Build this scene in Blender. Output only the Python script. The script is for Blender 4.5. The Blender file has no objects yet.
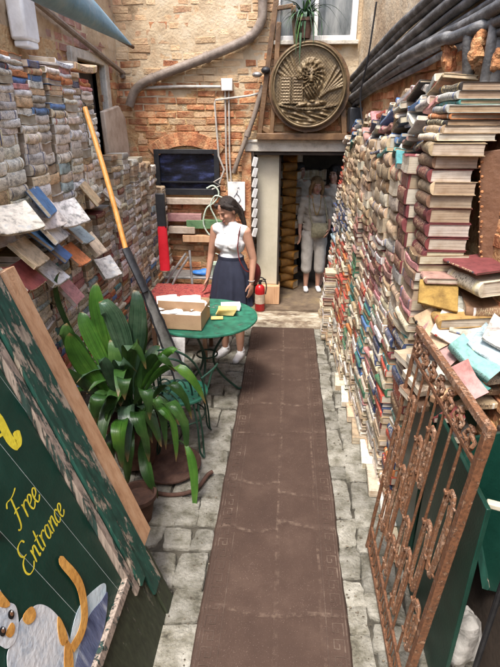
import bpy, bmesh, math, random
from mathutils import Vector, Matrix, noise, Euler
R=math.radians; PI=math.pi
rnd=random.Random(7)
sc=bpy.context.scene
col=sc.collection
# ------------------------------------------------------------------ camera model (real depths in, points out)
H=2.3;FP=500.;PT=math.atan(215.5/500);YW=math.atan(40*math.cos(PT)/500)
cf=Vector((-math.sin(YW)*math.cos(PT),math.cos(YW)*math.cos(PT),-math.sin(PT)))
cr=Vector((math.cos(YW),math.sin(YW),0)); cu=cr.cross(cf)
def ray(x,y): return cf+cr*((x-250)/FP)-cu*((y-333.5)/FP)
def aX(x,y,c): d=ray(x,y);t=c/d.x;return Vector((c,t*d.y,H+t*d.z))
def aY(x,y,c): d=ray(x,y);t=c/d.y;return Vector((t*d.x,c,H+t*d.z))
def aZ(x,y,c=0): d=ray(x,y);t=(c-H)/d.z;return Vector((t*d.x,t*d.y,c))
def proj(p):
    v=Vector(p)-Vector((0,0,H));d=max(v.dot(cf),.01)
    return 250+FP*v.dot(cr)/d,333.5-FP*v.dot(cu)/d,d
# ------------------------------------------------------------------ materials
def nt(name):
    m=bpy.data.materials.new(name);m.use_nodes=True
    n=m.node_tree.nodes;l=m.node_tree.links
    b=n['Principled BSDF']
    return m,n,l,b
def ramp(n,stops):
    r=n.new('ShaderNodeValToRGB');e=r.color_ramp.elements
    while len(e)<len(stops): e.new(.5)
    for k,(p,c) in enumerate(stops):
        e[k].position=p;e[k].color=(c[0],c[1],c[2],1) if hasattr(c,'__len__') else (c,c,c,1)
    return r
def pm(name,stops,scale=8,rough=.8,bump=.3,bscale=60,metal=0,detail=6,spec=.4,stretch=(1,1,1),dist=.01,coat=0,rand=0):
    """noise-driven colour + fine bump; stops = colour stops of the noise"""
    m,n,l,b=nt(name)
    tc=n.new('ShaderNodeTexCoord');mp=n.new('ShaderNodeMapping');mp.inputs['Scale'].default_value=stretch
    l.new(tc.outputs['Object'],mp.inputs[0])
    t=n.new('ShaderNodeTexNoise');t.inputs['Scale'].default_value=scale;t.inputs['Detail'].default_value=detail;t.inputs['Roughness'].default_value=.65
    l.new(mp.outputs[0],t.inputs['Vector'])
    r=ramp(n,stops);l.new(t.outputs[0],r.inputs[0])
    out=r.outputs[0]
    if rand:
        g=n.new('ShaderNodeNewGeometry');o=n.new('ShaderNodeHueSaturation')
        mr=n.new('ShaderNodeMapRange');mr.inputs[3].default_value=1-rand;mr.inputs[4].default_value=1+rand
        l.new(g.outputs['Random Per Island'],mr.inputs[0]);l.new(mr.outputs[0],o.inputs['Value']);l.new(out,o.inputs['Color']);out=o.outputs[0]
    l.new(out,b.inputs['Base Color'])
    b.inputs['Roughness'].default_value=rough;b.inputs['Metallic'].default_value=metal
    b.inputs['Specular IOR Level'].default_value=spec;b.inputs['Coat Weight'].default_value=coat
    if bump:
        t2=n.new('ShaderNodeTexNoise');t2.inputs['Scale'].default_value=bscale;t2.inputs['Detail'].default_value=8
        l.new(mp.outputs[0],t2.inputs['Vector'])
        bp=n.new('ShaderNodeBump');bp.inputs['Strength'].default_value=bump;bp.inputs['Distance'].default_value=dist
        l.new(t2.outputs[0],bp.inputs['Height']);l.new(bp.outputs[0],b.inputs['Normal'])
    return m
def vmat(name,rough=.7,kind='cover'):
    """colour attribute 'Col' x wear; alpha 0 marks a lettering zone on a spine"""
    m,n,l,b=nt(name)
    a=n.new('ShaderNodeAttribute');a.attribute_name='Col'
    tc=n.new('ShaderNodeTexCoord')
    oi=n.new('ShaderNodeObjectInfo');ad=n.new('ShaderNodeVectorMath');ad.operation='ADD'
    mu=n.new('ShaderNodeVectorMath');mu.operation='SCALE';mu.inputs['Scale'].default_value=30
    cx=n.new('ShaderNodeCombineXYZ')
    for k in range(3): l.new(oi.outputs['Random'],cx.inputs[k])
    l.new(cx.outputs[0],mu.inputs[0]);l.new(tc.outputs['Object'],ad.inputs[0]);l.new(mu.outputs[0],ad.inputs[1])
    t=n.new('ShaderNodeTexNoise');t.inputs['Scale'].default_value=22;t.inputs['Detail'].default_value=8;t.inputs['Roughness'].default_value=.7
    l.new(ad.outputs[0],t.inputs['Vector'])
    r=ramp(n,[(.3,.4),(.5,.95),(.7,1.25)] if kind!='photo' else [(.33,.45),(.45,.95),(.56,1.1),(.68,1.35)])
    l.new(t.outputs[0],r.inputs[0])
    if kind=='photo':
        mq=n.new('ShaderNodeMapping');mq.inputs['Scale'].default_value=(5,16,30);l.new(ad.outputs[0],mq.inputs[0])
        vo=n.new('ShaderNodeTexNoise');vo.inputs['Scale'].default_value=1;vo.inputs['Detail'].default_value=5;vo.inputs['Roughness'].default_value=.6;l.new(mq.outputs[0],vo.inputs['Vector'])
        rr0=ramp(n,[(.3,(.25,.26,.28)),(.4,(.62,.6,.56)),(.47,(1.0,.98,.94)),(.6,(1.12,1.1,1.06)),(.7,(.75,.82,.9))]);l.new(vo.outputs[0],rr0.inputs[0])
        mp0=n.new('ShaderNodeMix');mp0.data_type='RGBA';mp0.blend_type='MULTIPLY';mp0.inputs[0].default_value=1;l.new(r.outputs[0],mp0.inputs[6]);l.new(rr0.outputs[0],mp0.inputs[7]);r=mp0
    mx=n.new('ShaderNodeMix');mx.data_type='RGBA';mx.blend_type='MULTIPLY';mx.inputs[0].default_value=.85
    l.new(a.outputs['Color'],mx.inputs[6]);l.new(r.outputs[2 if kind=='photo' else 0],mx.inputs[7])
    # lettering: dashes in the title zone
    uv=n.new('ShaderNodeUVMap');uv.uv_map='UVMap'
    mp=n.new('ShaderNodeMapping');mp.inputs['Scale'].default_value=(260,70,1) if kind!='photo' else (200,110,1)
    l.new(uv.outputs[0],mp.inputs[0])
    t2=n.new('ShaderNodeTexNoise');t2.inputs['Scale'].default_value=1;t2.inputs['Detail'].default_value=1
    l.new(mp.outputs[0],t2.inputs['Vector'])
    gt=n.new('ShaderNodeMath');gt.operation='GREATER_THAN';gt.inputs[1].default_value=.56
    l.new(t2.outputs[0],gt.inputs[0])
    inv=n.new('ShaderNodeMath');inv.operation='SUBTRACT';inv.inputs[0].default_value=1;l.new(a.outputs['Alpha'],inv.inputs[1])
    mm=n.new('ShaderNodeMath');mm.operation='MULTIPLY';l.new(gt.outputs[0],mm.inputs[0]);l.new(inv.outputs[0],mm.inputs[1])
    m3=n.new('ShaderNodeMath');m3.operation='MULTIPLY';m3.inputs[1].default_value=.75 if kind!='photo' else .4;l.new(mm.outputs[0],m3.inputs[0])
    bw=n.new('ShaderNodeRGBToBW');l.new(a.outputs['Color'],bw.inputs[0])
    r2=ramp(n,[(.10,(.62,.5,.28)),(.2,(.05,.04,.035))]);l.new(bw.outputs[0],r2.inputs[0])
    m2=n.new('ShaderNodeMix');m2.data_type='RGBA';l.new(m3.outputs[0],m2.inputs[0]);l.new(mx.outputs[2],m2.inputs[6]);l.new(r2.outputs[0],m2.inputs[7])
    l.new(m2.outputs[2],b.inputs['Base Color'])
    b.inputs['Roughness'].default_value=rough;b.inputs['Specular IOR Level'].default_value=.35
    bp=n.new('ShaderNodeBump');bp.inputs['Strength'].default_value=.35;bp.inputs['Distance'].default_value=.006
    l.new(t.outputs[0],bp.inputs['Height']);l.new(bp.outputs[0],b.inputs['Normal'])
    return m
def pagemat():
    m,n,l,b=nt('aged_pages')
    a=n.new('ShaderNodeAttribute');a.attribute_name='Col'
    tc=n.new('ShaderNodeTexCoord')
    mp=n.new('ShaderNodeMapping');mp.inputs['Scale'].default_value=(2,2,420);l.new(tc.outputs['Object'],mp.inputs[0])
    t=n.new('ShaderNodeTexNoise');t.inputs['Scale'].default_value=1;t.inputs['Detail'].default_value=3;l.new(mp.outputs[0],t.inputs['Vector'])
    r=ramp(n,[(.3,.45),(.6,1.1)]);l.new(t.outputs[0],r.inputs[0])
    t3=n.new('ShaderNodeTexNoise');t3.inputs['Scale'].default_value=14;t3.inputs['Detail'].default_value=5;l.new(tc.outputs['Object'],t3.inputs['Vector'])
    r3=ramp(n,[(.35,(.6,.5,.4)),(.6,(1,1,1))]);l.new(t3.outputs[0],r3.inputs[0])
    mx=n.new('ShaderNodeMix');mx.data_type='RGBA';mx.blend_type='MULTIPLY';mx.inputs[0].default_value=.8
    l.new(a.outputs['Color'],mx.inputs[6]);l.new(r.outputs[0],mx.inputs[7])
    mx2=n.new('ShaderNodeMix');mx2.data_type='RGBA';mx2.blend_type='MULTIPLY';mx2.inputs[0].default_value=.8
    l.new(mx.outputs[2],mx2.inputs[6]);l.new(r3.outputs[0],mx2.inputs[7])
    l.new(mx2.outputs[2],b.inputs['Base Color']);b.inputs['Roughness'].default_value=.9
    bp=n.new('ShaderNodeBump');bp.inputs['Strength'].default_value=.6;bp.inputs['Distance'].default_value=.003
    l.new(t.outputs[0],bp.inputs['Height']);l.new(bp.outputs[0],b.inputs['Normal'])
    return m
M={}
M['cover']=vmat('worn_book_cover',.6); M['photo']=vmat('glossy_magazine_cover',.45,'photo'); M['pages']=pagemat()
M['stone']=pm('paving_stone',[(.30,(.035,.03,.02)),(.40,(.12,.11,.08)),(.5,(.19,.178,.142)),(.6,(.25,.236,.195)),(.74,(.37,.352,.30))],9,.85,1,55,rand=.25,dist=.014,detail=12)
M['joint']=pm('joint_dirt',[(.3,(.02,.017,.012)),(.7,(.085,.075,.055))],12,.95,.8,80)
M['carpet']=pm('brown_rubber_runner',[(.3,(.085,.045,.034)),(.5,(.12,.062,.046)),(.68,(.165,.095,.072)),(.8,(.26,.18,.14))],5,.75,.5,260,detail=12,dist=.003)
M['carpetkey']=pm('worn_runner_relief',[(.40,(.05,.03,.02)),(.54,(.075,.048,.034)),(.72,(.2,.15,.11))],7,.75,.4,260,dist=.003)
M['plaster']=pm('buff_lime_plaster',[(.3,(.2,.13,.07)),(.42,(.40,.285,.17)),(.55,(.5,.385,.245)),(.66,(.55,.455,.32)),(.78,(.62,.54,.42))],2.6,.92,.7,38,dist=.012)
M['plaster_low']=pm('stained_orange_plaster',[(.3,(.14,.065,.03)),(.42,(.36,.19,.08)),(.55,(.5,.33,.16)),(.66,(.42,.33,.2)),(.78,(.58,.48,.34))],4,.92,1,38,dist=.02)
M['brick']=pm('old_orange_brick',[(.3,(.2,.07,.035)),(.45,(.4,.16,.07)),(.58,(.5,.27,.13)),(.68,(.54,.4,.24)),(.85,(.58,.48,.34))],7,.9,.9,50,rand=.35,dist=.012)
M['brick_buff']=pm('buff_washed_brick',[(.3,(.38,.2,.11)),(.5,(.5,.34,.19)),(.7,(.58,.45,.29)),(.85,(.62,.52,.38))],3,.92,.9,45,rand=.18,dist=.012)
M['brick_pink']=pm('pink_brick',[(.3,(.24,.11,.08)),(.5,(.42,.22,.16)),(.75,(.55,.4,.32))],5,.9,.9,50,rand=.35,dist=.012)
M['lintel']=pm('istrian_stone',[(.3,(.3,.26,.2)),(.5,(.55,.5,.41)),(.75,(.66,.62,.54))],6,.8,.6,50)
M['pipe']=pm('painted_drainpipe',[(.3,(.11,.085,.065)),(.5,(.2,.155,.12)),(.75,(.3,.25,.2))],9,.55,.3,60)
M['conduit']=pm('grey_conduit',[(.3,(.3,.27,.23)),(.6,(.5,.46,.4))],12,.5,.2,60)
M['cable']=pm('grey_black_cable',[(.3,(.035,.034,.034)),(.5,(.10,.096,.09)),(.7,(.26,.25,.235))],9,.5,.4,70,stretch=(1,1,1))
M['foam']=pm('orange_foam',[(.3,(.16,.06,.03)),(.5,(.42,.18,.07)),(.7,(.55,.36,.18))],14,.9,1,60,dist=.02)
M['wood']=pm('weathered_brown_wood',[(.3,(.07,.035,.02)),(.5,(.15,.08,.045)),(.75,(.26,.16,.1))],4,.7,.5,30,stretch=(6,6,.8))
M['tanwood']=pm('bare_pine_plank',[(.3,(.38,.2,.1)),(.5,(.56,.33,.18)),(.75,(.64,.42,.26))],3,.65,.3,25,stretch=(10,10,.7))
M['oarwood']=pm('orange_varnished_wood',[(.3,(.42,.16,.03)),(.5,(.6,.27,.06)),(.75,(.68,.36,.12))],5,.4,.2,40,stretch=(8,8,.6))
M['bronze']=pm('brown_bronze',[(.3,(.06,.04,.02)),(.5,(.15,.105,.055)),(.75,(.26,.2,.115))],9,.5,.3,60,metal=.25)
M['framewood']=pm('dark_varnished_frame',[(.3,(.05,.028,.014)),(.5,(.13,.07,.032)),(.75,(.24,.14,.065))],6,.5,.4,40)
M['white']=pm('white_paint',[(.3,(.6,.57,.52)),(.6,(.76,.74,.7))],9,.6,.2,60)
M['cream']=pm('cream_panel',[(.3,(.42,.38,.27)),(.6,(.55,.5,.38))],3,.55,.15,50)
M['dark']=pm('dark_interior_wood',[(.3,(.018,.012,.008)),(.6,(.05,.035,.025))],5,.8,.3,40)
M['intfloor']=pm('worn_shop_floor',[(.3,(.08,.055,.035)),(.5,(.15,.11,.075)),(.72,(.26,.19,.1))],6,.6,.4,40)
M['green']=pm('dark_green_board',[(.3,(.004,.028,.019)),(.55,(.006,.04,.027)),(.8,(.014,.06,.042))],7,.38,.15,90)
M['tablegreen']=pm('green_enamel',[(.3,(.008,.05,.03)),(.5,(.015,.09,.055)),(.72,(.05,.16,.11))],8,.35,.25,50)
M['tabletop']=None
M['irongreen']=pm('dark_green_iron',[(.3,(.008,.03,.018)),(.6,(.02,.065,.042)),(.8,(.06,.1,.075))],15,.42,.3,70)
M['card']=pm('brown_cardboard',[(.3,(.36,.22,.12)),(.6,(.48,.31,.18))],4,.85,.2,60)
M['paper']=pm('white_paper',[(.3,(.55,.53,.49)),(.5,(.74,.73,.7)),(.8,(.8,.79,.77))],8,.8,.2,40)
M['yellow']=pm('yellow_paper',[(.3,(.6,.42,.13)),(.6,(.7,.55,.24))],8,.8,.2,40)
M['terra']=pm('terracotta',[(.3,(.035,.02,.014)),(.5,(.085,.042,.028)),(.8,(.17,.10,.07))],9,.85,.4,50)
M['redpaint']=pm('red_enamel',[(.3,(.3,.01,.012)),(.6,(.42,.015,.018))],6,.3,.1,40)
M['redcloth']=pm('red_plastic',[(.3,(.5,.012,.02)),(.6,(.65,.02,.035))],6,.5,.3,30)
M['black']=pm('black_rubber',[(.3,(.008,.008,.009)),(.6,(.022,.022,.024))],12,.5,.2,60)
M['silver']=pm('grey_plastic_sheet',[(.3,(.2,.19,.17)),(.5,(.38,.36,.33)),(.7,(.55,.53,.49))],5,.3,.6,14,dist=.03)
M['grey']=pm('grey_metal',[(.3,(.18,.17,.16)),(.6,(.36,.35,.33))],12,.4,.2,60,metal=.5)
M['hull']=pm('faded_blue_hull',[(.3,(.13,.26,.34)),(.5,(.2,.38,.47)),(.6,(.28,.42,.48)),(.72,(.5,.4,.4))],5,.42,.4,30)
M['skin']=pm('skin',[(.3,(.36,.18,.115)),(.6,(.46,.25,.165))],9,.55,.3,120,dist=.002)
M['hair']=pm('dark_hair',[(.3,(.012,.008,.006)),(.7,(.04,.026,.018))],4,.42,.8,30,stretch=(9,9,1.2))
M['blousew']=pm('off_white_blouse',[(.3,(.26,.22,.17)),(.6,(.4,.35,.28))],6,.85,.5,40,dist=.01)
M['trouserw']=pm('white_trousers',[(.3,(.34,.31,.26)),(.6,(.5,.46,.4))],6,.85,.5,30,dist=.01)
M['blond']=pm('blond_hair',[(.3,(.13,.07,.03)),(.7,(.32,.2,.09))],4,.5,.8,30,stretch=(9,9,1.2))
M['knit']=pm('white_ribbed_knit',[(.3,(.66,.64,.62)),(.6,(.78,.77,.76))],5,.85,.4,160,stretch=(3,3,.3),dist=.004)
M['navy']=pm('navy_cotton',[(.3,(.01,.011,.022)),(.6,(.02,.023,.042))],6,.85,.4,140,dist=.003)
M['whitecloth']=pm('cream_linen',[(.3,(.36,.32,.25)),(.6,(.52,.47,.38))],6,.85,.4,60,dist=.004)
M['shoe']=pm('white_leather',[(.3,(.6,.6,.6)),(.6,(.78,.78,.78))],9,.5,.1,60)
M['lip']=pm('lip_tone',[(.3,(.36,.1,.09)),(.6,(.42,.13,.11))],9,.4,0)
M['eye']=pm('eye_dark',[(.3,(.02,.014,.01)),(.6,(.04,.026,.02))],9,.3,0)
M['eyewhite']=pm('eye_white',[(.3,(.6,.57,.54)),(.6,(.66,.63,.6))],9,.3,0)
M['bagred']=pm('dark_red_leather',[(.3,(.1,.012,.014)),(.6,(.16,.02,.022))],9,.5,.2,80)
M['bagtan']=pm('olive_bag_weave',[(.3,(.14,.12,.07)),(.6,(.3,.27,.17))],30,.8,.4,80)
M['mustard']=pm('mustard_cloth',[(.35,(.14,.08,.02)),(.5,(.32,.2,.05)),(.7,(.44,.32,.12))],6,.9,.6,60)
M['pinkplank']=pm('faded_pink_board',[(.3,(.22,.09,.09)),(.6,(.4,.22,.2))],6,.8,.5,40)
M['greenplank']=pm('faded_green_board',[(.3,(.05,.12,.05)),(.6,(.14,.24,.11))],6,.8,.5,40)
M['tancloth']=pm('pale_board',[(.3,(.36,.27,.19)),(.6,(.55,.45,.35))],6,.8,.5,40)
M['bluething']=pm('blue_plastic',[(.3,(.02,.12,.4)),(.6,(.04,.2,.55))],6,.5,.2,40)
M['basket']=pm('pale_green_basket',[(.3,(.36,.44,.34)),(.6,(.55,.62,.5))],30,.7,.5,60)
M['golden']=pm('golden_brown_cover',[(.3,(.2,.085,.015)),(.6,(.36,.17,.035))],9,.6,.3,40)
M['leather']=pm('brown_panel',[(.3,(.13,.06,.03)),(.5,(.22,.11,.06)),(.8,(.32,.18,.1))],3,.55,.4,40)
M['peel']=None
def peel(name,paint,bare,scale=9,thr=.5,stretch=(1,1,1)):
    m,n,l,b=nt(name)
    tc=n.new('ShaderNodeTexCoord');mp=n.new('ShaderNodeMapping');mp.inputs['Scale'].default_value=stretch;l.new(tc.outputs['Object'],mp.inputs[0])
    t=n.new('ShaderNodeTexNoise');t.inputs['Scale'].default_value=scale;t.inputs['Detail'].default_value=9;t.inputs['Roughness'].default_value=.72;l.new(mp.outputs[0],t.inputs['Vector'])
    r=ramp(n,[(thr-.015,1.),(thr+.015,0.)]);l.new(t.outputs[0],r.inputs[0])
    t2=n.new('ShaderNodeTexNoise');t2.inputs['Scale'].default_value=scale*3;t2.inputs['Detail'].default_value=8;l.new(mp.outputs[0],t2.inputs['Vector'])
    ra=ramp(n,[(.3,[c*.6 for c in paint]),(.7,[min(1,c*1.5) for c in paint])]);rb=ramp(n,[(.3,[c*.45 for c in bare]),(.55,bare),(.75,[min(.9,c*1.3) for c in bare])])
    l.new(t2.outputs[0],ra.inputs[0]);l.new(t2.outputs[0],rb.inputs[0])
    mx=n.new('ShaderNodeMix');mx.data_type='RGBA';l.new(r.outputs[0],mx.inputs[0]);l.new(rb.outputs[0],mx.inputs[6]);l.new(ra.outputs[0],mx.inputs[7])
    l.new(mx.outputs[2],b.inputs['Base Color']);b.inputs['Roughness'].default_value=.6
    bp=n.new('ShaderNodeBump');bp.inputs['Strength'].default_value=.9;bp.inputs['Distance'].default_value=.004
    ad=n.new('ShaderNodeMath');ad.operation='MULTIPLY_ADD';ad.inputs[1].default_value=.25;l.new(t2.outputs[0],ad.inputs[0]);l.new(r.outputs[0],ad.inputs[2])
    l.new(ad.outputs[0],bp.inputs['Height']);l.new(bp.outputs[0],b.inputs['Normal'])
    return m
M['peelgreen']=peel('peeling_green_paint',(.012,.06,.042),(.36,.30,.225),3.2,.555,(5,5,.5))
M['peelpink']=peel('peeling_pinkish_molding',(.025,.05,.04),(.34,.27,.215),4,.46,(6,6,.45))
M['moss']=peel('mossy_dark_plank',(.028,.035,.018),(.12,.115,.075),7,.62,(3,3,.5))
M['rust']=peel('rusted_iron',(.14,.06,.028),(.27,.15,.085),34,.57)
M['rust2']=peel('pale_rust',(.19,.09,.045),(.36,.22,.14),34,.53)
LEAF_leafd=[(.3,(.014,.042,.01)),(.5,(.032,.085,.018)),(.75,(.085,.16,.04))]
LEAF_leafl=[(.3,(.02,.075,.01)),(.5,(.05,.14,.018)),(.75,(.12,.22,.035))]
LEAF_leafb=[(.3,(.022,.06,.028)),(.5,(.05,.105,.055)),(.75,(.12,.19,.11))]
def leafy(name,stops,rough=.3):
    m=pm(name,stops,5,rough,0,rand=.3,spec=.5);n=m.node_tree.nodes;l=m.node_tree.links;b=n['Principled BSDF']
    uv=n.new('ShaderNodeUVMap');uv.uv_map='UVMap';mp=n.new('ShaderNodeMapping');mp.inputs['Scale'].default_value=(26,1.3,1);l.new(uv.outputs[0],mp.inputs[0])
    t=n.new('ShaderNodeTexNoise');t.inputs['Scale'].default_value=1;t.inputs['Detail'].default_value=4;l.new(mp.outputs[0],t.inputs['Vector'])
    r=ramp(n,[(.35,.55),(.6,1.2)]);l.new(t.outputs[0],r.inputs[0])
    src=b.inputs['Base Color'].links[0].from_socket
    mx=n.new('ShaderNodeMix');mx.data_type='RGBA';mx.blend_type='MULTIPLY';mx.inputs[0].default_value=.9;l.new(src,mx.inputs[6]);l.new(r.outputs[0],mx.inputs[7]);l.new(mx.outputs[2],b.inputs['Base Color'])
    # brown scorched tips
    sx=n.new('ShaderNodeSeparateXYZ');l.new(uv.outputs[0],sx.inputs[0]);r2=ramp(n,[(.93,0.),(.985,1.)]);l.new(sx.outputs['Y'],r2.inputs[0])
    m2=n.new('ShaderNodeMix');m2.data_type='RGBA';l.new(r2.outputs[0],m2.inputs[0]);l.new(mx.outputs[2],m2.inputs[6]);m2.inputs[7].default_value=(.2,.13,.05,1);l.new(m2.outputs[2],b.inputs['Base Color'])
    bp=n.new('ShaderNodeBump');bp.inputs['Strength'].default_value=.55;bp.inputs['Distance'].default_value=.004;l.new(t.outputs[0],bp.inputs['Height']);l.new(bp.outputs[0],b.inputs['Normal'])
    return m
def glassmat():
    m,n,l,b=nt('dark_window_glass');b.inputs['Base Color'].default_value=(.02,.024,.035,1);b.inputs['Roughness'].default_value=.06;b.inputs['Specular IOR Level'].default_value=.8
    return m
M['leafd']=leafy('dark_leaf',LEAF_leafd);M['leafl']=leafy('fresh_leaf',LEAF_leafl);M['leafb']=leafy('bluish_leaf',LEAF_leafb,.26)
M['glass']=glassmat()
M['bluepane']=pm('painted_reflection_pane',[(.4,(.008,.009,.012)),(.52,(.016,.018,.032)),(.62,(.04,.05,.12)),(.78,(.12,.14,.24))],7,.25,.1,20,stretch=(.6,1,1.6))  # bluish glass reflections put into the pane's colour
M['winpane']=pm('grey_curtained_pane',[(.35,(.03,.033,.033)),(.5,(.12,.125,.12)),(.7,(.27,.27,.25))],4,.2,.1,20,stretch=(2,1,.4))
M['redpattern']=pm('red_flowered_cloth',[(.40,(.26,.03,.03)),(.5,(.36,.10,.07)),(.56,(.28,.03,.03)),(.65,(.12,.03,.03))],26,.8,.2,60,detail=2)
def flat(name,c,rough=.5): return pm(name,[(.3,[x*.75 for x in c]),(.6,c)],20,rough,.15,90)
M['yel']=flat('yellow_sign_paint',(.78,.66,.05));M['catw']=pm('cat_white_paint',[(.35,(.34,.42,.5)),(.5,(.62,.66,.68)),(.7,(.74,.74,.72))],9,.5,.3,50);M['cato']=pm('cat_orange_paint',[(.3,(.45,.18,.03)),(.6,(.68,.36,.09))],16,.5,.3,50)
M['ink']=flat('ink_black',(.012,.012,.014));M['bluepaint']=pm('blue_grey_brushwork',[(.35,(.04,.055,.12)),(.55,(.13,.16,.27)),(.72,(.5,.55,.6))],6,.5,.3,40,stretch=(1,3,.6))
M['palebl']=pm('pale_blue_paint',[(.3,(.35,.5,.56)),(.6,(.62,.7,.72))],8,.5,.3,40);M['chalk']=flat('chalk_line',(.35,.42,.4),.8)
# ------------------------------------------------------------------ mesh builder
class MB:
    def __init__(s): s.v=[];s.f=[];s.m=[];s.c=[];s.uv=[]
    def add(s,vs,fs,mi=0,cs=None,uvs=None,sm=None):
        b=len(s.v);s.v+= [tuple(p) for p in vs]
        for k,f in enumerate(fs):
            s.f.append([b+i for i in f]);s.m.append(mi if not hasattr(mi,'__len__') else mi[k])
            s.c.append(cs[k] if cs and hasattr(cs[0],'__len__') else (cs or (1,1,1,1)))
            s.uv.append(uvs[k] if uvs else None)
    def box(s,c,d,mat=None,mi=0,cs=None,rz=0):
        c=Vector(c);T=mat or Matrix.Rotation(rz,3,'Z')
        vs=[c+T@Vector((x*d[0]/2,y*d[1]/2,z*d[2]/2)) for x in(-1,1) for y in(-1,1) for z in(-1,1)]
        s.add(vs,[(0,1,3,2),(4,6,7,5),(0,4,5,1),(2,3,7,6),(0,2,6,4),(1,5,7,3)],mi,cs)
    def box2(s,a,b,mi=0,cs=None):
        s.box([(a[i]+b[i])/2 for i in range(3)],[abs(b[i]-a[i]) for i in range(3)],None,mi,cs)
    def prism(s,pts,vec,mi=0,cs=None):
        n=len(pts);vec=Vector(vec);p=[Vector(q) for q in pts]
        s.add(p+[q+vec for q in p],[list(range(n))[::-1],list(range(n,2*n))]+[(i,(i+1)%n,n+(i+1)%n,n+i) for i in range(n)],mi,cs)
    def tube(s,pts,r,n=8,mi=0,cs=None,caps=True,sq=1,closed=False):
        pts=[Vector(p) for p in pts];N=len(pts)
        if not hasattr(r,'__len__'): r=[r]*N
        up=None;rings=[]
        for i in range(N):
            if closed: t=(pts[(i+1)%N]-pts[i-1])
            else: t=(pts[min(i+1,N-1)]-pts[max(i-1,0)])
            if t.length<1e-9: t=Vector((0,0,1))
            t.normalize()
            if up is None:
                a=Vector((0,0,1)) if abs(t.z)<.9 else Vector((1,0,0))
                up=(a-t*a.dot(t)).normalized()
            else:
                up=(up-t*up.dot(t))
                up=up.normalized() if up.length>1e-6 else Vector((1,0,0))
            sd=t.cross(up)
            rings.append([pts[i]+(up*math.cos(2*PI*k/n)*sq+sd*math.sin(2*PI*k/n))*r[i] for k in range(n)])
        vs=[p for rg in rings for p in rg];fs=[]
        for i in range(N-1 if not closed else N):
            j=(i+1)%N
            for k in range(n): fs.append((i*n+k,i*n+(k+1)%n,j*n+(k+1)%n,j*n+k))
        if caps and not closed: fs.append(list(range(n))[::-1]);fs.append([(N-1)*n+k for k in range(n)])
        s.add(vs,fs,mi,cs)
    def lathe(s,prof,c=(0,0,0),n=32,mi=0,cs=None,T=None,sx=1,sy=1):
        c=Vector(c);T=T or Matrix.Identity(3);vs=[];fs=[]
        for (r,z) in prof:
            for k in range(n):
                a=2*PI*k/n;vs.append(c+T@Vector((r*math.cos(a)*sx,r*math.sin(a)*sy,z)))
        for i in range(len(prof)-1):
            for k in range(n): fs.append((i*n+k,i*n+(k+1)%n,(i+1)*n+(k+1)%n,(i+1)*n+k))
        if prof[0][0]>1e-4: fs.append(list(range(n))[::-1])
        if prof[-1][0]>1e-4: fs.append([(len(prof)-1)*n+k for k in range(n)])
        s.add(vs,fs,mi,cs)
    def ball(s,c,r,n=12,mi=0,cs=None,T=None):
        if not hasattr(r,'__len__'): r=(r,r,r)
        c=Vector(c);T=T or Matrix.Identity(3);m=n//2+1;vs=[c+T@Vector((0,0,-r[2]))];fs=[]
        for i in range(1,m):
            a=-PI/2+PI*i/m
            for k in range(n):
                b=2*PI*k/n;vs.append(c+T@Vector((r[0]*math.cos(a)*math.cos(b),r[1]*math.cos(a)*math.sin(b),r[2]*math.sin(a))))
        vs.append(c+T@Vector((0,0,r[2])));L=len(vs)-1
        for k in range(n): fs.append((0,1+(k+1)%n,1+k));fs.append((L,L-n+k,L-n+(k+1)%n))
        for i in range(m-2):
            for k in range(n):
                a=1+i*n;fs.append((a+k,a+(k+1)%n,a+n+(k+1)%n,a+n+k))
        s.add(vs,fs,mi,cs)
    def capsule(s,p,r1,q,r2,n=14):
        p=Vector(p);q=Vector(q);d=(q-p).normalized();pts=[];rr=[]
        for k in range(5):
            a=PI/2*(1-k/4*1.0);pts.append(p-d*r1*math.sin(a));rr.append(max(r1*math.cos(a),.0006))
        for k in range(1,4): pts.append(p.lerp(q,k/4));rr.append(r1+(r2-r1)*k/4)
        for k in range(5):
            a=PI/2*k/4;pts.append(q+d*r2*math.sin(a));rr.append(max(r2*math.cos(a),.0006))
        s.tube(pts,rr,n)
    def grid(s,nu,nv,fn,mi=0,cs=None,closed_u=False):
        vs=[fn(i/nu,j/nv) for j in range(nv+1) for i in range(nu+1)];w=nu+1
        s.add(vs,[(j*w+i,j*w+i+1,(j+1)*w+i+1,(j+1)*w+i) for j in range(nv) for i in range(nu)],mi,cs)
    def obj(s,name,mats,parent=None,origin=None,smooth=True,bev=0,auto=True,kind=None):
        if not isinstance(mats,(list,tuple)): mats=[mats]
        mats=[M[m] if isinstance(m,str) else m for m in mats]
        o0=Vector(origin) if origin is not None else (Vector(parent['_o']) if parent is not None and '_o' in parent else Vector((0,0,0)))
        me=bpy.data.meshes.new(name)
        me.from_pydata([tuple(Vector(p)-o0) for p in s.v],[],s.f)
        for m in mats: me.materials.append(m)
        me.polygons.foreach_set('material_index',s.m)
        if any(c!=(1,1,1,1) for c in s.c):
            ca=me.color_attributes.new('Col','FLOAT_COLOR','CORNER');buf=[]
            for f,c in zip(s.f,s.c):
                c=tuple(c) if len(c)==4 else (c[0],c[1],c[2],1)
                buf+=list(c)*len(f)
            ca.data.foreach_set('color',buf)
        if any(u is not None for u in s.uv):
            ul=me.uv_layers.new(name='UVMap');buf=[]
            for f,u in zip(s.f,s.uv):
                if u is None: buf+=[0,0]*len(f)
                else:
                    for q in u: buf+=[q[0],q[1]]
            ul.data.foreach_set('uv',buf)
        if smooth: me.shade_smooth() if not auto else me.polygons.foreach_set('use_smooth',[True]*len(s.f))
        me.update()
        if smooth and auto:
            try: me.set_sharp_from_angle(angle=R(38))
            except Exception: pass
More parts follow.
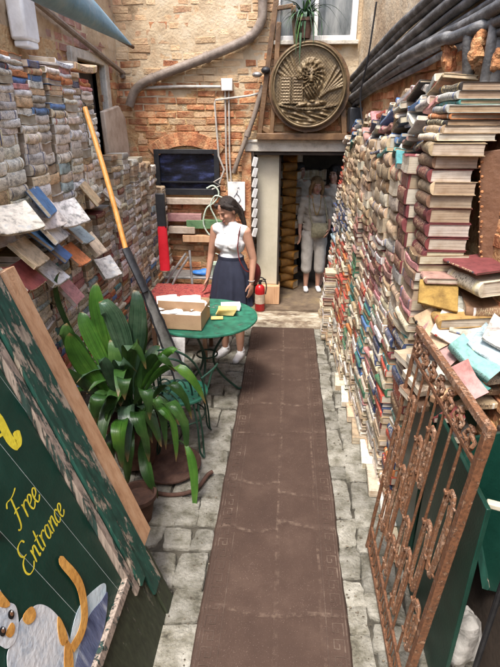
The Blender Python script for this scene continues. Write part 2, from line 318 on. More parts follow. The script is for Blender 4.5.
        o=bpy.data.objects.new(name,me);col.objects.link(o)
        if parent is not None: o.parent=parent
        else: o.location=o0
        o['_o']=list(o0)
        if bev:
            b=o.modifiers.new('b','BEVEL');b.width=bev;b.segments=2;b.limit_method='ANGLE'
        return o
def tag(o,label,cat,group=None,kind=None):
    if label:o['label']=label
    if cat:o['category']=cat
    if group:o['group']=group
    if kind:o['kind']=kind
    return o
def thing(name,loc,label,cat,group=None):
    o=bpy.data.objects.new(name,None);col.objects.link(o);o.location=loc;o.empty_display_size=.05
    o['_o']=list(loc);return tag(o,label,cat,group)
def struct(o): o['kind']='structure';return o
def nz(p,s=1): return noise.noise(Vector(p)*s)
def arc(c,r,a0,a1,n,u,v):
    c=Vector(c);u=Vector(u);v=Vector(v)
    return [c+u*r*math.cos(a0+(a1-a0)*k/n)+v*r*math.sin(a0+(a1-a0)*k/n) for k in range(n+1)]
def smoothline(pts,k=4,closed=False):
    pts=[Vector(p) for p in pts];out=[];n=len(pts)
    for i in range(n-1):
        a=pts[max(i-1,0)];b=pts[i];c=pts[i+1];d=pts[min(i+2,n-1)]
        for j in range(k):
            t=j/k;out.append(.5*((2*b)+(c-a)*t+(2*a-5*b+4*c-d)*t*t+(3*b-a-3*c+d)*t*t*t))
    out.append(pts[-1]);return out
ORD=['','1st','2nd','3rd']+['%dth'%k for k in range(4,21)]+['21st','22nd','23rd']+['%dth'%k for k in range(24,31)]+['31st','32nd','33rd']+['%dth'%k for k in range(34,99)]
WORD=['','first','second','third','fourth','fifth','sixth','seventh','eighth','ninth','tenth','eleventh','twelfth','thirteenth','fourteenth','fifteenth','sixteenth','seventeenth','eighteenth']
# ================================================================== SETTING
mb=MB();mb.grid(2,2,lambda a,b:(-30+60*a,-30+60*b,-.018));g=struct(mb.obj('ground','joint',smooth=False))
def paving():
    mb=MB();r=random.Random(3)
    def slab(x0,x1,y0,y1):
        g=.005;x0+=g;x1-=g;y0+=g;y1-=g
        w=x1-x0;d=y1-y0
        if w<.03 or d<.03:return
        j=lambda s=.02:r.uniform(-s,s)
        P=[]
        c=[(x0+j(),y0+j()),(x1+j(),y0+j()),(x1+j(),y1+j()),(x0+j(),y1+j())]
        k=min(.035,w*.22,d*.22)
        for i in range(4):
            a=Vector(c[i-1]);b=Vector(c[i]);e=Vector(c[(i+1)%4])
            p1=b+(a-b).normalized()*k*r.uniform(.5,1.4);p2=b+(e-b).normalized()*k*r.uniform(.5,1.4)
            P.append(p1);P.append(b*.7+(p1+p2)*.15);P.append(p2)
            for q in (.33,.66): P.append(p2.lerp(e,q*.85)+Vector((j(.007),j(.007))))
        ce=sum(P,Vector((0,0)))/len(P);h=r.uniform(-.005,.005);tx=r.uniform(-.012,.012);ty=r.uniform(-.012,.012)
        rings=[]
        for (s,z) in ((1,-.05),(1,-.010),(.975,-.003),(.93,.001),(.55,.002)):
            rings.append([(ce.x+(p.x-ce.x)*s,ce.y+(p.y-ce.y)*s,z+h+tx*(p.x-ce.x)*s+ty*(p.y-ce.y)*s+.004*nz((p.x*s*9,p.y*s*9,h*99))) for p in P])
        n=len(P);vs=[v for rg in rings for v in rg]+[(ce.x,ce.y,.004+h)];fs=[]
        for i in range(4):
            for q in range(n): fs.append((i*n+q,i*n+(q+1)%n,(i+1)*n+(q+1)%n,(i+1)*n+q))
        for q in range(n): fs.append((4*n+q,4*n+(q+1)%n,5*n))
        mb.add(vs,fs)
    y=-.6
    while y<6:
        d=r.uniform(.17,.3)
        x=-.36-r.uniform(0,.02);xs=[x]
        while x>-2.1:
            x-=r.uniform(.15,.32);xs.append(x)
        for a,b in zip(xs[1:],xs): 
            if b-a>.26 and r.random()<.35: slab(a,(a+b)/2,y,y+d);slab((a+b)/2,b,y,y+d)
            else: slab(a,b,y,y+d)
        y+=d
    for (x0,x1,lo,hi) in ((.34,.47,.11,.26),(.47,.66,.14,.3),(.66,.95,.2,.3),(.95,1.3,.2,.3)):
        y=-.6
        while y<5.6:
            d=r.uniform(lo,hi);q=r.uniform(-.02,.02);slab(x0,x1,y,y+d);y+=d
    # under the runner: a plain bed of large slabs
    y=-.6
    while y<5.6:
        slab(-.36,.0,y,y+.5);slab(.0,.34,y,y+.5);y+=.5
    return struct(mb.obj('stone_pavement','stone'))
paving()
# runner
def edgeL(y): return -.385+.010*nz((0,y*2.1,3))+.004*nz((1,y*9,3))
def edgeR(y): return .362+.010*nz((5,y*2.1,3))+.004*nz((6,y*9,3))
slabys=[1.75,2.3,2.72,3.3,3.75,4.3,4.85]
def rh(x,y):
    h=.017+.002*nz((x*4,y*4,0))
    for k,ys in enumerate(slabys):
        dd=abs(y-(ys+.05*nz((x*5,ys,1))+(.09*math.sin(k*2.3) if x>0 else 0)));h-=(.0045+.002*nz((x*3,ys,7)))*math.exp(-(dd/.012)**2)
    dd=abs(x-(.0+.012*nz((0,y*2,2))));h-=.0028*math.exp(-(dd/.009)**2)
    dd=abs(x-(.23+.008*nz((0,y*3,9))));h-=.003*math.exp(-(dd/.006)**2)
    return h
mc=bpy.data.materials.new('x');bpy.data.materials.remove(mc)
def runner_mat():
    m,n,l,b=nt('brown_runner_worn')
    a=n.new('ShaderNodeAttribute');a.attribute_name='Col'
    tc=n.new('ShaderNodeTexCoord')
    t=n.new('ShaderNodeTexNoise');t.inputs['Scale'].default_value=3.5;t.inputs['Detail'].default_value=12;t.inputs['Roughness'].default_value=.7;l.new(tc.outputs['Object'],t.inputs['Vector'])
    r=ramp(n,[(.3,(.047,.028,.02)),(.5,(.058,.035,.025)),(.66,(.075,.047,.034)),(.8,(.12,.085,.062))]);l.new(t.outputs[0],r.inputs[0])
    t2=n.new('ShaderNodeTexNoise');t2.inputs['Scale'].default_value=190;t2.inputs['Detail'].default_value=4;l.new(tc.outputs['Object'],t2.inputs['Vector'])
    r2=ramp(n,[(.62,0.),(.72,1.)]);l.new(t2.outputs[0],r2.inputs[0])
    mx=n.new('ShaderNodeMix');mx.data_type='RGBA';l.new(r.outputs[0],mx.inputs[6]);mx.inputs[7].default_value=(.3,.22,.18,1)
    sc_=n.new('ShaderNodeMath');sc_.operation='MULTIPLY';sc_.inputs[1].default_value=.35;l.new(r2.outputs[0],sc_.inputs[0]);l.new(sc_.outputs[0],mx.inputs[0])
    # dusty wear where the runner is creased
    t3=n.new('ShaderNodeTexNoise');t3.inputs['Scale'].default_value=30;t3.inputs['Detail'].default_value=8;l.new(tc.outputs['Object'],t3.inputs['Vector'])
    r3=ramp(n,[(.46,0.),(.7,.38)]);l.new(t3.outputs[0],r3.inputs[0])
    sb=n.new('ShaderNodeMath');sb.operation='MULTIPLY';l.new(a.outputs['Color'],sb.inputs[0]);l.new(r3.outputs[0],sb.inputs[1])
    mx2=n.new('ShaderNodeMix');mx2.data_type='RGBA';l.new(sb.outputs[0],mx2.inputs[0]);l.new(mx.outputs[2],mx2.inputs[6]);mx2.inputs[7].default_value=(.26,.19,.14,1)
    l.new(mx2.outputs[2],b.inputs['Base Color']);b.inputs['Roughness'].default_value=.8;b.inputs['Specular IOR Level'].default_value=.25
    bp=n.new('ShaderNodeBump');bp.inputs['Strength'].default_value=.5;bp.inputs['Distance'].default_value=.002;l.new(t2.outputs[0],bp.inputs['Height']);l.new(bp.outputs[0],b.inputs['Normal'])
    return m
mb=MB();nu,nv=56,520
def rp(a,b):
    y=-.6+6.09*b;x=edgeL(y)+(edgeR(y)-edgeL(y))*a
    return (x,y,rh(x,y) if 0<a<1 else -.004)
cs=[]
for j in range(nv):
    for i in range(nu):
        p=rp((i+.5)/nu,(j+.5)/nv);w=max(0,min(1,(.0165+.002*nz((p[0]*4,p[1]*4,0))-p[2])*420));cs.append((w,w,w,1))
mb.grid(nu,nv,rp,0,cs)
carpet=mb.obj('runner_mat',runner_mat())
tag(carpet,'long brown rubber runner with key pattern borders laid down the alley','doormat runner')
mb=MB()
def keyunit(x0,y0,w,h,sx):
    # one greek-key meander as thin raised ribs
    t=.005;pts=[(0,0),(0,1),(.8,1),(.8,.25),(.4,.25),(.4,.6)]
    for a,b in zip(pts,pts[1:]):
        ax=x0+sx*a[0]*w;ay=y0+a[1]*h;bx=x0+sx*b[0]*w;by=y0+b[1]*h
        z=rh((ax+bx)/2,(ay+by)/2)+.0006
        mb.box(((ax+bx)/2,(ay+by)/2,z),(abs(ax-bx)+t,abs(ay-by)+t,.003))
y=-.5
while y<5.3:
    keyunit(-.345,y,.062,.062,1);keyunit(.33,y,.062,.062,-1);y+=.083
for xx in (-.362,-.262,.25,.345):
    y=-.5
    while y<5.35:
        mb.box((xx,y+.04,rh(xx,y+.04)+.0005),(.004,.084,.002));y+=.084
mb.obj('key_pattern_border','carpetkey',carpet,smooth=False)
mb=MB();r=random.Random(44)
for k in range(350):
    sd_=r.random()
    x=r.choice([r.gauss(-.42,.03),r.gauss(.40,.03),r.uniform(-1.2,-.4),r.gauss(.48,.05)]);y=r.uniform(1.2,5.4)
    s=r.uniform(.002,.006);mb.ball((x,y,.004+s*.3),(s*r.uniform(.7,1.8),s,s*.5),6)
tag(mb.obj('grit',pm('grit',[(.3,(.03,.024,.018)),(.7,(.16,.13,.09))],40,.9,0,rand=.5)),'dirt crumbs and grit scattered in the joints beside the runner','grit',kind='stuff')
# walls
def brickwall(name,P0,U,W,Ht,opens,label,style,z0=0,seed=1):
    P0=Vector(P0);U=Vector(U).normalized();Zv=Vector((0,0,1));N=U.cross(Zv)
    mb=MB();r=random.Random(seed)
    def inside(u0,u1,a,b):
        for o in opens:
            if u0<o[1]-.001 and u1>o[0]+.001 and a<o[3]-.001 and b>o[2]+.001: return True
        return False
    d=.026;us=set();zs=set()
    k=0
    while k*d<W: us.add(round(k*d,4));k+=1
    us.add(W);k=0
    while k*d<Ht: zs.add(round(z0+k*d,4));k+=1
    zs.add(z0+Ht)
    for o in opens: us|={o[0],o[1]};zs|={max(z0,o[2]),min(z0+Ht,o[3])}
    us=sorted(u for u in us if 0<=u<=W);zs=sorted(zs);w=len(us)
    def off(u,z):
        n1=nz((u*1.1+seed*7,z*1.1,seed),1);n2=nz((u*4,z*4,seed+5));n3=nz((u*13,z*13,seed+9))
        return style['a'](u,z)+.017*n1+.010*n2+.004*n3
    vs=[P0+U*u+Zv*z+N*off(u,z) for z in zs for u in us]
    fs=[];mi=[]
    for j in range(len(zs)-1):
        for i in range(w-1):
            if inside(us[i],us[i+1],zs[j],zs[j+1]): continue
            fs.append((j*w+i,j*w+i+1,(j+1)*w+i+1,(j+1)*w+i));mi.append(style['pm']((us[i]+us[i+1])/2,(zs[j]+zs[j+1])/2))
    mb.add(vs,fs,mi)
    bh=.072;bl=.25;j=0
    z=z0
    while z<z0+Ht:
        u=-(j%2)*bl/2+r.uniform(-.03,.03);j+=1
        while u<W:
            L=bl*r.uniform(.8,1.05) if r.random()>.2 else bl*.5
            a,b=max(u,0),min(u+L-.012,W);zz=z+r.uniform(-.004,.004)
            # clip at openings
            for o in opens:
                if zz<o[3] and zz+bh>o[2]:
                    if a<o[0]<b: b=o[0]
                    elif a<o[1]<b: a=o[1]
                    elif a>=o[0] and b<=o[1]: b=a
            if b-a>.03 and r.random()>.03:
                pr=r.uniform(-.007,.006);m=style['bm'](u,z,r)
                tl=r.uniform(-.004,.004)
                c=[(a,zz),(b,zz),(b,zz+bh-.012),(a,zz+bh-.012)]
                c=[(q[0]+r.uniform(-.007,.007),q[1]+r.uniform(-.007,.007)) for q in c]
                F=[P0+U*q[0]+Zv*q[1]+N*(pr-.006+(tl if k_ in(1,2) else 0)) for k_,q in enumerate(c)]
                G=[P0+U*q[0]+Zv*q[1]-N*.04 for q in c]
                ce=sum(F,Vector())/4
                I=[ce+(f-ce)*.86+N*.006 for f in F]
                vs=G+F+I
                mb.add(vs,[(0,1,5,4),(1,2,6,5),(2,3,7,6),(3,0,4,7),(4,5,9,8),(5,6,10,9),(6,7,11,10),(7,4,8,11),(8,9,10,11)],m)
            u+=L
        z+=bh
    D=.3
    for o in opens:
        a=P0+U*o[0]+Zv*o[2];b=P0+U*o[1]+Zv*o[2];c=P0+U*o[1]+Zv*o[3];e=P0+U*o[0]+Zv*o[3]
        for p,q in ((a,e),(b,c),(e,c),(a,b)):
            mb.add([p+N*.0,q+N*.0,q-N*D,p-N*D],[(0,1,2,3)],style['pm'](o[0],o[2]))
    # solid core behind, split round the openings
    def core(u0,u1,a,b):
        if u1-u0<.01 or b-a<.01:return
        p=P0+U*u0+Zv*a-N*.06;mb.prism([p,p+U*(u1-u0),p+U*(u1-u0)-N*.24,p-N*.24],Zv*(b-a),0)
    cut=sorted({0,W}|{o[0] for o in opens}|{o[1] for o in opens});cut=[c for c in cut if 0<=c<=W]
    for u0,u1 in zip(cut,cut[1:]):
        zc=z0
        for o in sorted([o for o in opens if o[0]<u1-.001 and o[1]>u0+.001],key=lambda o:o[2]): core(u0,u1,zc,o[2]);zc=o[3]
        core(u0,u1,zc,z0+Ht)
    w=mb.obj(name,style['mats'])
    return tag(w,label,'wall')
BW=6.05
def pmf(u,z): return 0 if z>2.42+.25*nz((u*1.5,0,4)) else 1
back={'a':lambda u,z:(-.006 if z>2.55 else -.0075)+(.012 if (z>2.25 and u>2.5) else 0)+(.02 if z<1.2 else 0)*0,'pm':pmf,
 'bm':lambda u,z,r:3 if (z>2.6 and r.random()<.93) or r.random()<.12 else 2,'mats':['plaster','plaster_low','brick','brick_buff']}
brickwall('brick_back_wall',(-1.98,BW,0),(1,0,0),2.95,4.3,[(1.56,2.75,-.01,1.95),(.43,1.18,1.46,1.97),(1.82,2.63,3.07,4.4)],'tall back wall of buff plaster over orange brick with the shop doorway',back,0,2)
left={'a':lambda u,z:(.006 if u<3.3 or z<2.4 else -.004)+(.01 if z>2.95 else 0),'pm':lambda u,z:1 if z<2.85 else 0,'bm':lambda u,z,r:2 if z<2.7 else 3,'mats':['plaster','plaster_low','brick','brick_pink']}
brickwall('side_wall',(-1.9,1.2,0),(0,1,0),4.85,4.3,[(3.62,4.32,1.9,2.78)],'crumbling plaster and pink brick wall behind the stacked magazines on the left',left,0,5)
right={'a':lambda u,z:(.02 if z>2.75 else -.004),'pm':lambda u,z:0 if z>2.7 else 1,'bm':lambda u,z,r:2,'mats':['plaster','plaster_low','brick','brick_buff']}
UR=Vector((.08,-1,0)).normalized()
brickwall('cable_wall',(.72,BW,0),UR,5.6,4.3,[],'orange brick wall under beige plaster behind the black cables on the right',right,0,8)
def WR(y,off=0): return .72+(BW-y)*.08-off
for nm,a,b,lab in (('unseen_alley_wall',(-2.25,-4,0),(-1.93,1.2,4.3),'plain plaster wall continuing the left side of the alley beside the painted board'),('unseen_alley_wall',(1.16,-4,0),(1.46,.5,4.3),'plain plaster wall continuing the right side of the alley'),('added_end_wall',(-2.25,-4.3,0),(1.46,-4,3.4),'plain plaster wall closing the far end of the courtyard')):  # unseen walls behind the camera, added to cut flat light from the horizon
    mb=MB();mb.box2(a,b);tag(mb.obj(nm,'plaster_low',smooth=False),lab,'wall')
# doorway lintel and jambs
mb=MB();mb.box2((-.5,BW-.03,1.95),(.8,BW+.12,2.05));mb.box2((-.52,BW-.045,2.045),(.8,BW+.1,2.075))
tag(mb.obj('door_lintel','lintel',bev=.006),'cream stone lintel over the dark shop doorway','lintel')
t=thing('door_frame',(-.4,BW,0),'dark wooden frame on the left side and top of the shop doorway','door frame')
mb=MB();mb.box2((-.425,BW-.02,.08),(-.395,BW+.1,1.95));mb.obj('jamb','dark',t,bev=.004)
mb=MB();mb.box2((-.39,BW-.005,1.91),(.77,BW+.08,1.945));mb.obj('top_rail','dark',t,bev=.004)
mb=MB();mb.box2((-.54,BW-.02,.25),(-.43,BW+.05,1.94));tag(mb.obj('door_jamb_brick','brick',bev=.006),'rough orange brick pier between the poster and the doorway','pier')
# threshold
mb=MB()
def th(a,b):
    x=-.5+1.25*a;y=5.5+.42*b
    return (x,y+(.03*nz((x*3,1,1)) if b<.01 else 0),.07*min(1,b*9+.0)**.5+.010*nz((x*14,y*16,2))+.006*nz((x*40,y*40,2)) if b>0 else -.02)
mb.grid(60,22,th)
tag(mb.obj('threshold_step',pm('worn_threshold',[(.36,(.07,.045,.03)),(.47,(.2,.15,.1)),(.56,(.34,.29,.21)),(.68,(.5,.46,.38))],7,.8,.8,50,stretch=(.6,1.6,1))),'worn pale stone step in front of the shop doorway','step')
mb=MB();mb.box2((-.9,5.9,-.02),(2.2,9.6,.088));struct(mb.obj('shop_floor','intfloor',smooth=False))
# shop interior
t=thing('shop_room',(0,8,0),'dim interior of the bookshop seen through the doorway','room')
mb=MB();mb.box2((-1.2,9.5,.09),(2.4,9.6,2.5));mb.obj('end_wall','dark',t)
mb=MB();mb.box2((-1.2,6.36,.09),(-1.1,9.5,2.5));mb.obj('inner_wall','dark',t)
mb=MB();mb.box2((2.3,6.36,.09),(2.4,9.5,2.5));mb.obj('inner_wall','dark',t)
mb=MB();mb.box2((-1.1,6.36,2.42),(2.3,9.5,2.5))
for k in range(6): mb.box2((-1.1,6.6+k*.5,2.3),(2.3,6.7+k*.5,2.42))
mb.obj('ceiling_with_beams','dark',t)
# pale door leaf with its block
t=thing('door_leaf',(-.27,6.2,.09),'cream door panel standing inside the left of the doorway','door')
mb=MB();mb.box2((-.37,6.16,.34),(-.11,6.2,1.93));mb.obj('panel','cream',t,bev=.003)
mb=MB();mb.box2((-.11,6.15,.1),(-.09,6.22,1.93));mb.obj('edge_strip','dark',t)
mb=MB();mb.box2((-.36,6.08,.09),(-.07,6.3,.335));tag(mb.obj('wooden_block','tanwood',bev=.006),'tan wooden block under the cream door panel beside the extinguisher','block')
# upper window over the medallion
t=thing('upper_window',(.24,BW,3.07),'white framed window over the round lion medallion','window')
mb=MB()
for a,b in (((-.18,BW-.03,3.04),(-.13,BW+.08,4.3)),((.6,BW-.03,3.04),(.66,BW+.08,4.3)),((-.13,BW-.03,3.04),(.6,BW+.08,3.085)),((.22,BW,3.085),(.26,BW+.06,4.3))): mb.box2(a,b)
mb.obj('frame','white',t,bev=.004)
mb=MB();mb.box2((-.13,BW+.03,3.085),(.22,BW+.04,4.3));mb.obj('pane','winpane',t)
mb=MB();mb.box2((.26,BW+.03,3.085),(.6,BW+.04,4.3));mb.obj('pane','winpane',t)
mb=MB();mb.box2((-.22,BW-.08,3.0),(.68,BW,3.038));mb.obj('sill','lintel',t,bev=.005)
# low window with bluish reflections painted into the pane colour
t=thing('low_window',(-1.17,BW,1.46),'dark low window with bluish purple panes in the back wall','window')
mb=MB()
for a,b in (((-1.56,BW-.03,1.46),(-1.5,BW+.05,1.97)),((-.86,BW-.03,1.46),(-.8,BW+.05,1.97)),((-1.5,BW-.03,1.46),(-.86,BW+.05,1.53)),((-1.5,BW-.03,1.92),(-.86,BW+.05,1.97))): mb.box2(a,b)
mb.obj('frame','black',t,bev=.004)
mb=MB();mb.box2((-1.5,BW+.02,1.53),(-.86,BW+.03,1.92));mb.obj('pane','bluepane',t)
mb=MB();mb.box2((-1.5,BW-.012,1.60),(-.86,BW+.012,1.615));mb.obj('glazing_bar','black',t)
# flat brick arch over it
mb=MB()
for k in range(17):
    a=R(128-76*k/16);c=Vector((-1.18,BW-.012,1.46))+Vector((math.cos(a)*.62,0,math.sin(a)*.62))
    mb.box(c,(.055,.022,.15),Matrix.Rotation(-(a-PI/2),3,'Y'))
tag(mb.obj('brick_arch','brick',bev=.005),'flat arch of red bricks over the dark low window','arch')
# stone-framed dark opening in the left wall
t=thing('side_window',(-1.9,5.2,1.9),'dark opening with a plaster surround high in the left wall','window')
mb=MB()
for a,b in (((-1.93,4.70,1.85),(-1.86,4.82,2.86)),((-1.93,5.52,1.85),(-1.86,5.64,2.86)),((-1.93,4.82,2.78),(-1.86,5.52,2.86))): mb.box2(a,b)
mb.obj('surround','lintel',t,bev=.008)
mb=MB();mb.box2((-2.02,4.82,1.9),(-2.0,5.52,2.78));mb.obj('shutter','dark',t)  # dark sheet standing in for the shade inside the opening
# pale slab leaning on the left wall under that opening
mb=MB();mb.prism([Vector((-1.86,5.25,1.93)),(-1.86,5.95,1.86),(-1.86,5.9,2.3),(-1.86,5.7,2.42),(-1.86,5.22,2.36)],(.05,0,0))
tag(mb.obj('plaster_slab','tancloth',bev=.012),'pale stained slab leaning against the left wall under the dark opening','slab')
# ------------------------------------------------------------------ pipes on the back wall
y=BW-.07
t=thing('drain_pipe',(-.7,y,2.9),'thick brown drainpipe running diagonally across the back wall','pipe')
pp=[(-.30,y,4.2),(-.31,y,3.35),(-.33,y,3.2),(-.40,y,3.1),(-.52,y,3.03),(-.9,y,2.89),(-1.45,y,2.71),(-1.62,y,2.64),(-1.72,y+.0,2.55),(-1.78,y,2.42)]
mb=MB();mb.tube(smoothline(pp,5),.048,14);mb.obj('pipe','pipe',t)
for q in ((-.9,y,2.89),(-1.5,y,2.69),(-.305,y,3.45),(-.44,y,3.07)):
    mb=MB();d=Vector((.93,0,.36)) if q[0]<-.35 else Vector((0,0,1))
    mb.tube([Vector(q)-d*.025,Vector(q)+d*.025],.056,14);mb.obj('pipe_clamp','pipe',t)
t=thing('wall_conduit',(-.7,BW-.03,2.6),'thin grey conduit running level from the corner to the junction box','conduit')
mb=MB();mb.tube([(-1.72,BW-.03,2.60),(-1.2,BW-.03,2.615),(-.76,BW-.03,2.61)],.016,8);mb.obj('tube','conduit',t)
t=thing('junction_box',(-.69,BW-.04,2.64),'cream junction box with two conduits dropping beside the diagonal pole','junction box')
mb=MB();mb.box2((-.75,BW-.08,2.57),(-.63,BW-.01,2.69));mb.obj('box','white',t,bev=.006)
for dx in (-.715,-.675):
    mb=MB();mb.tube(smoothline([(dx,BW-.03,2.58),(dx,BW-.03,2.2),(dx-.0,BW-.03,1.85),(dx+.02,BW-.03,1.5)],3),.010,8);mb.obj('conduit','conduit',t)
mb=MB();mb.tube([(-.28,BW-.05,2.56),(-.45,BW-.05,2.52),(-.82,BW-.05,2.48),(-.83,BW-.05,2.44),(-.80,BW-.05,1.9),(-.74,BW-.05,1.75),(-.8,BW-.05,1.6)],.011,8)
tag(mb.obj('thin_pipe','conduit'),'thin pale pipe crossing left from the pole and bending down the back wall','pipe')
mb=MB();mb.tube([(-.30,BW-.07,2.62),(-.40,BW-.07,2.3),(-.52,BW-.08,2.0),(-.63,BW-.08,1.72)],[.028,.026,.026,.024],10);mb.tube([(-.455,BW-.075,2.17),(-.475,BW-.075,2.11)],.036,10)
tag(mb.obj('diagonal_pole','pipe'),'brown pole slanting down left from the medallion frame','pole')
t=thing('security_camera',(-.3,6,2.74),'small dark floodlight on a bracket left of the medallion','lamp')  # security camera on a bracket, gives no light
mb=MB();mb.ball((-.27,5.93,2.76),(.05,.05,.035));mb.obj('head','black',t)
mb=MB();mb.ball((-.36,5.93,2.72),(.055,.045,.028));mb.obj('dish','grey',t)
mb=MB();mb.tube([(-.28,5.95,2.74),(-.28,6.04,2.7)],.012);mb.obj('bracket','black',t)
mb=MB();mb.box2((.74,BW-.25,2.97),(.82,BW-.17,3.15));tag(mb.obj('meter_box','white',bev=.006),'small white box on the beige plaster right of the upper window','electrical box')
# poster
t=thing('poster',(-.6,BW-.03,1.45),'white sheet with a black ink figure pinned beside the doorway','poster')
mb=MB();mb.box2((-.70,BW-.05,1.29),(-.50,BW-.045,1.62));mb.obj('sheet','paper',t)
mb=MB()
for p,w in (([(-.585,1.53),(-.6,1.49),(-.57,1.46)],.012),([(-.6,1.49),(-.63,1.45),(-.62,1.41)],.009),([(-.57,1.46),(-.55,1.42),(-.58,1.38),(-.565,1.35)],.012),([(-.59,1.55),(-.57,1.56),(-.56,1.53)],.008)):
    mb.tube([(q[0],BW-.0505,q[1]) for q in p],w,6,sq=.1)
mb.obj('ink_figure','ink',t)
mb=MB();mb.box((-.55,BW-.0515,1.34),(.016,.002,.016));mb.obj('red_seal','redcloth',t)
# cards hanging down the left jamb
t=thing('card_strip',(-.4,BW-.03,1.5),'strip of white cards hanging down the left door jamb','cards')
for k in range(8):
    mb=MB();mb.box((-.385,BW-.05,1.84-k*.115),(.045,.03,.10),Matrix.Rotation(R(14),3,'Y')@Matrix.Rotation(R(25),3,'Z'));mb.obj('card','paper',t)
# ------------------------------------------------------------------ medallion and its frame
t=thing('medallion_frame',(.2,BW-.05,2.1),'dark wooden frame standing on the lintel around the lion medallion','frame')
y=BW-.08
def beam(a,b,w,d=.05,name='beam',mat='framewood'):
    mb=MB();a=Vector(a);b=Vector(b);dr=(b-a);L=dr.length;dr.normalize()
    sd=dr.cross(Vector((0,1,0))).normalized();T=Matrix((sd,Vector((0,1,0)),dr)).transposed()
    mb.box((a+b)/2,(w,d,L),T);return mb.obj(name,mat,t,bev=.006)
beam((-.34,y,2.08),(-.17,y,3.42),.055);beam((-.20,y,2.12),(-.14,y,3.2),.05)
beam((-.36,y,2.11),(.66,y,2.11),.07,.07);beam((-.16,y,3.32),(.0,y,3.34),.04);beam((-.0,y,3.34),(.05,y,2.95),.05)
beam((.60,y,2.14),(.56,y,2.45),.06);beam((.17,y,2.13),(.17,y,2.28),.05);beam((-.3,y+.01,2.2),(-.2,y+.01,2.14),.05)
t=thing('lion_medallion',(.19,BW-.1,2.61),'round bronze medallion with a maned lion, wings and open book','medallion')
MC=Vector((.185,BW-.14,2.61));MR=.405
def relief(x,z):
    r=math.hypot(x,z)
    if r>.97: return 0.01
    if r>.9: return .042*math.sin(PI*min(1,(1-(r-.9)/.1)+.0)*.5+0)+.0
    h=.0
    def blob(cx,cz,rx,rz,ht,p=2,rot=0):
        dx=x-cx;dz=z-cz
        if rot: c,s=math.cos(rot),math.sin(rot);dx,dz=dx*c+dz*s,-dx*s+dz*c
        q=(dx/rx)**2+(dz/rz)**2
        return ht*max(0,1-q)**(.5 if p==2 else 1)
    # mane: curled locks round the face
    a=math.atan2(z-.22,x-.06);d=math.hypot(x-.06,(z-.18)*.85)
    if d<.40: h=max(h,(.034+.016*math.cos(a*15+d*26)+.010*math.cos(d*62))*max(0,1-(d/.40)**4))
    if z<.1: 
        d2=math.hypot((x-.07)/.20,(z+.08)/.26)
        if d2<1:h=max(h,(.045+.014*math.cos(x*70+z*50))*(1-d2**4))
    h=max(h,blob(.06,.27,.17,.19,.062),blob(.06,.17,.085,.12,.09),blob(.06,.11,.055,.035,.102),blob(-.01,.34,.05,.05,.075),blob(.13,.34,.05,.05,.075),blob(.06,.04,.09,.05,.07),blob(-.11,.40,.05,.06,.055),blob(.24,.40,.05,.06,.055))
    for ex in (0,.12): h-=blob(ex,.25,.035,.022,.04)
    h-=blob(.06,.065,.075,.014,.035)
    # wing feathers on the right
    if x>.22 and z>-.3:
        for k in range(6):
            an=R(62-k*9);bx=.30+k*.035;bz=-.28+k*.03
            dx=x-bx;dz=z-bz;u=dx*math.cos(an)+dz*math.sin(an);v=-dx*math.sin(an)+dz*math.cos(an)
            if 0<u<.85: h=max(h,.03*max(0,1-(v/.045)**2)*(1-(u/.9)**4))
    # left wing tips
    for k in range(5):
        an=R(112+k*9);dx=x+.2;dz=z+.05;u=dx*math.cos(an)+dz*math.sin(an);v=-dx*math.sin(an)+dz*math.cos(an)
        if .3<u<.9: h=max(h,.018*max(0,1-(v/.05)**2))
    # book held at the left
    if -.78<x<-.14 and -.42<z<.22 and r<.88:
        u=abs(x+.45);h=max(h,.034+.012*math.cos(min(u/.32,1)*PI*.5)-(.02 if u<.018 else 0)+.0035*math.sin(z*90)*(u>.06)*(u<.27))
    # paws
    h=max(h,blob(-.22,.18,.12,.045,.07,2,.3),blob(-.18,-.5+.06,.2,.06,.062,2,.25),blob(.2,-.42,.3,.075,.05,2,.12),blob(.12,-.36,.09,.045,.075),blob(.36,-.38,.09,.045,.07))
    for k in range(4): h=max(h,blob(-.31+k*.045,.20+.012*k,.018,.05,.082))
    # waves
    if z<-.5: h=max(h,.02+.017*math.sin(x*17+math.sin(z*26)*1.6+z*30)+.008*math.sin(z*60+x*9))
    if abs(z+.53-.16*x*x+0)<.028: h=max(h,.045)
    return h+.002*math.sin(x*80)*math.sin(z*77)
mb=MB();NR,NA=95,260
vs=[MC+Vector((0,-relief(0,0),0))]
for i in range(1,NR+1):
    r=i/NR
    for k in range(NA):
        a=2*PI*k/NA;x=r*math.cos(a);z=r*math.sin(a);vs.append(MC+Vector((x*MR*.98,-relief(x,z)*.9 if i<NR else .0,z*MR*1.02)))
fs=[(0,1+(k+1)%NA,1+k) for k in range(NA)]
for i in range(NR-1):
    for k in range(NA): a=1+i*NA;fs.append((a+k,a+(k+1)%NA,a+NA+(k+1)%NA,a+NA+k))
mb.add(vs,fs);mb.obj('relief_disc','bronze',t)
Tm=Matrix.Rotation(R(90),3,'X')
mb=MB();mb.lathe([(MR*.93,-.02),(MR*.93,.03),(MR*.965,.045),(MR*1.0,.03),(MR*1.0,-.02)],MC,80,0,None,Tm,.985,1.02);mb.obj('rim','bronze',t)
mb=MB();mb.lathe([(0.0,-.065),(MR*1.06,-.065),(MR*1.06,-.01),(0,-.01)],MC+Vector((.01,0,-.015)),80,0,None,Tm,1,1.02);mb.obj('backing_board','framewood',t)
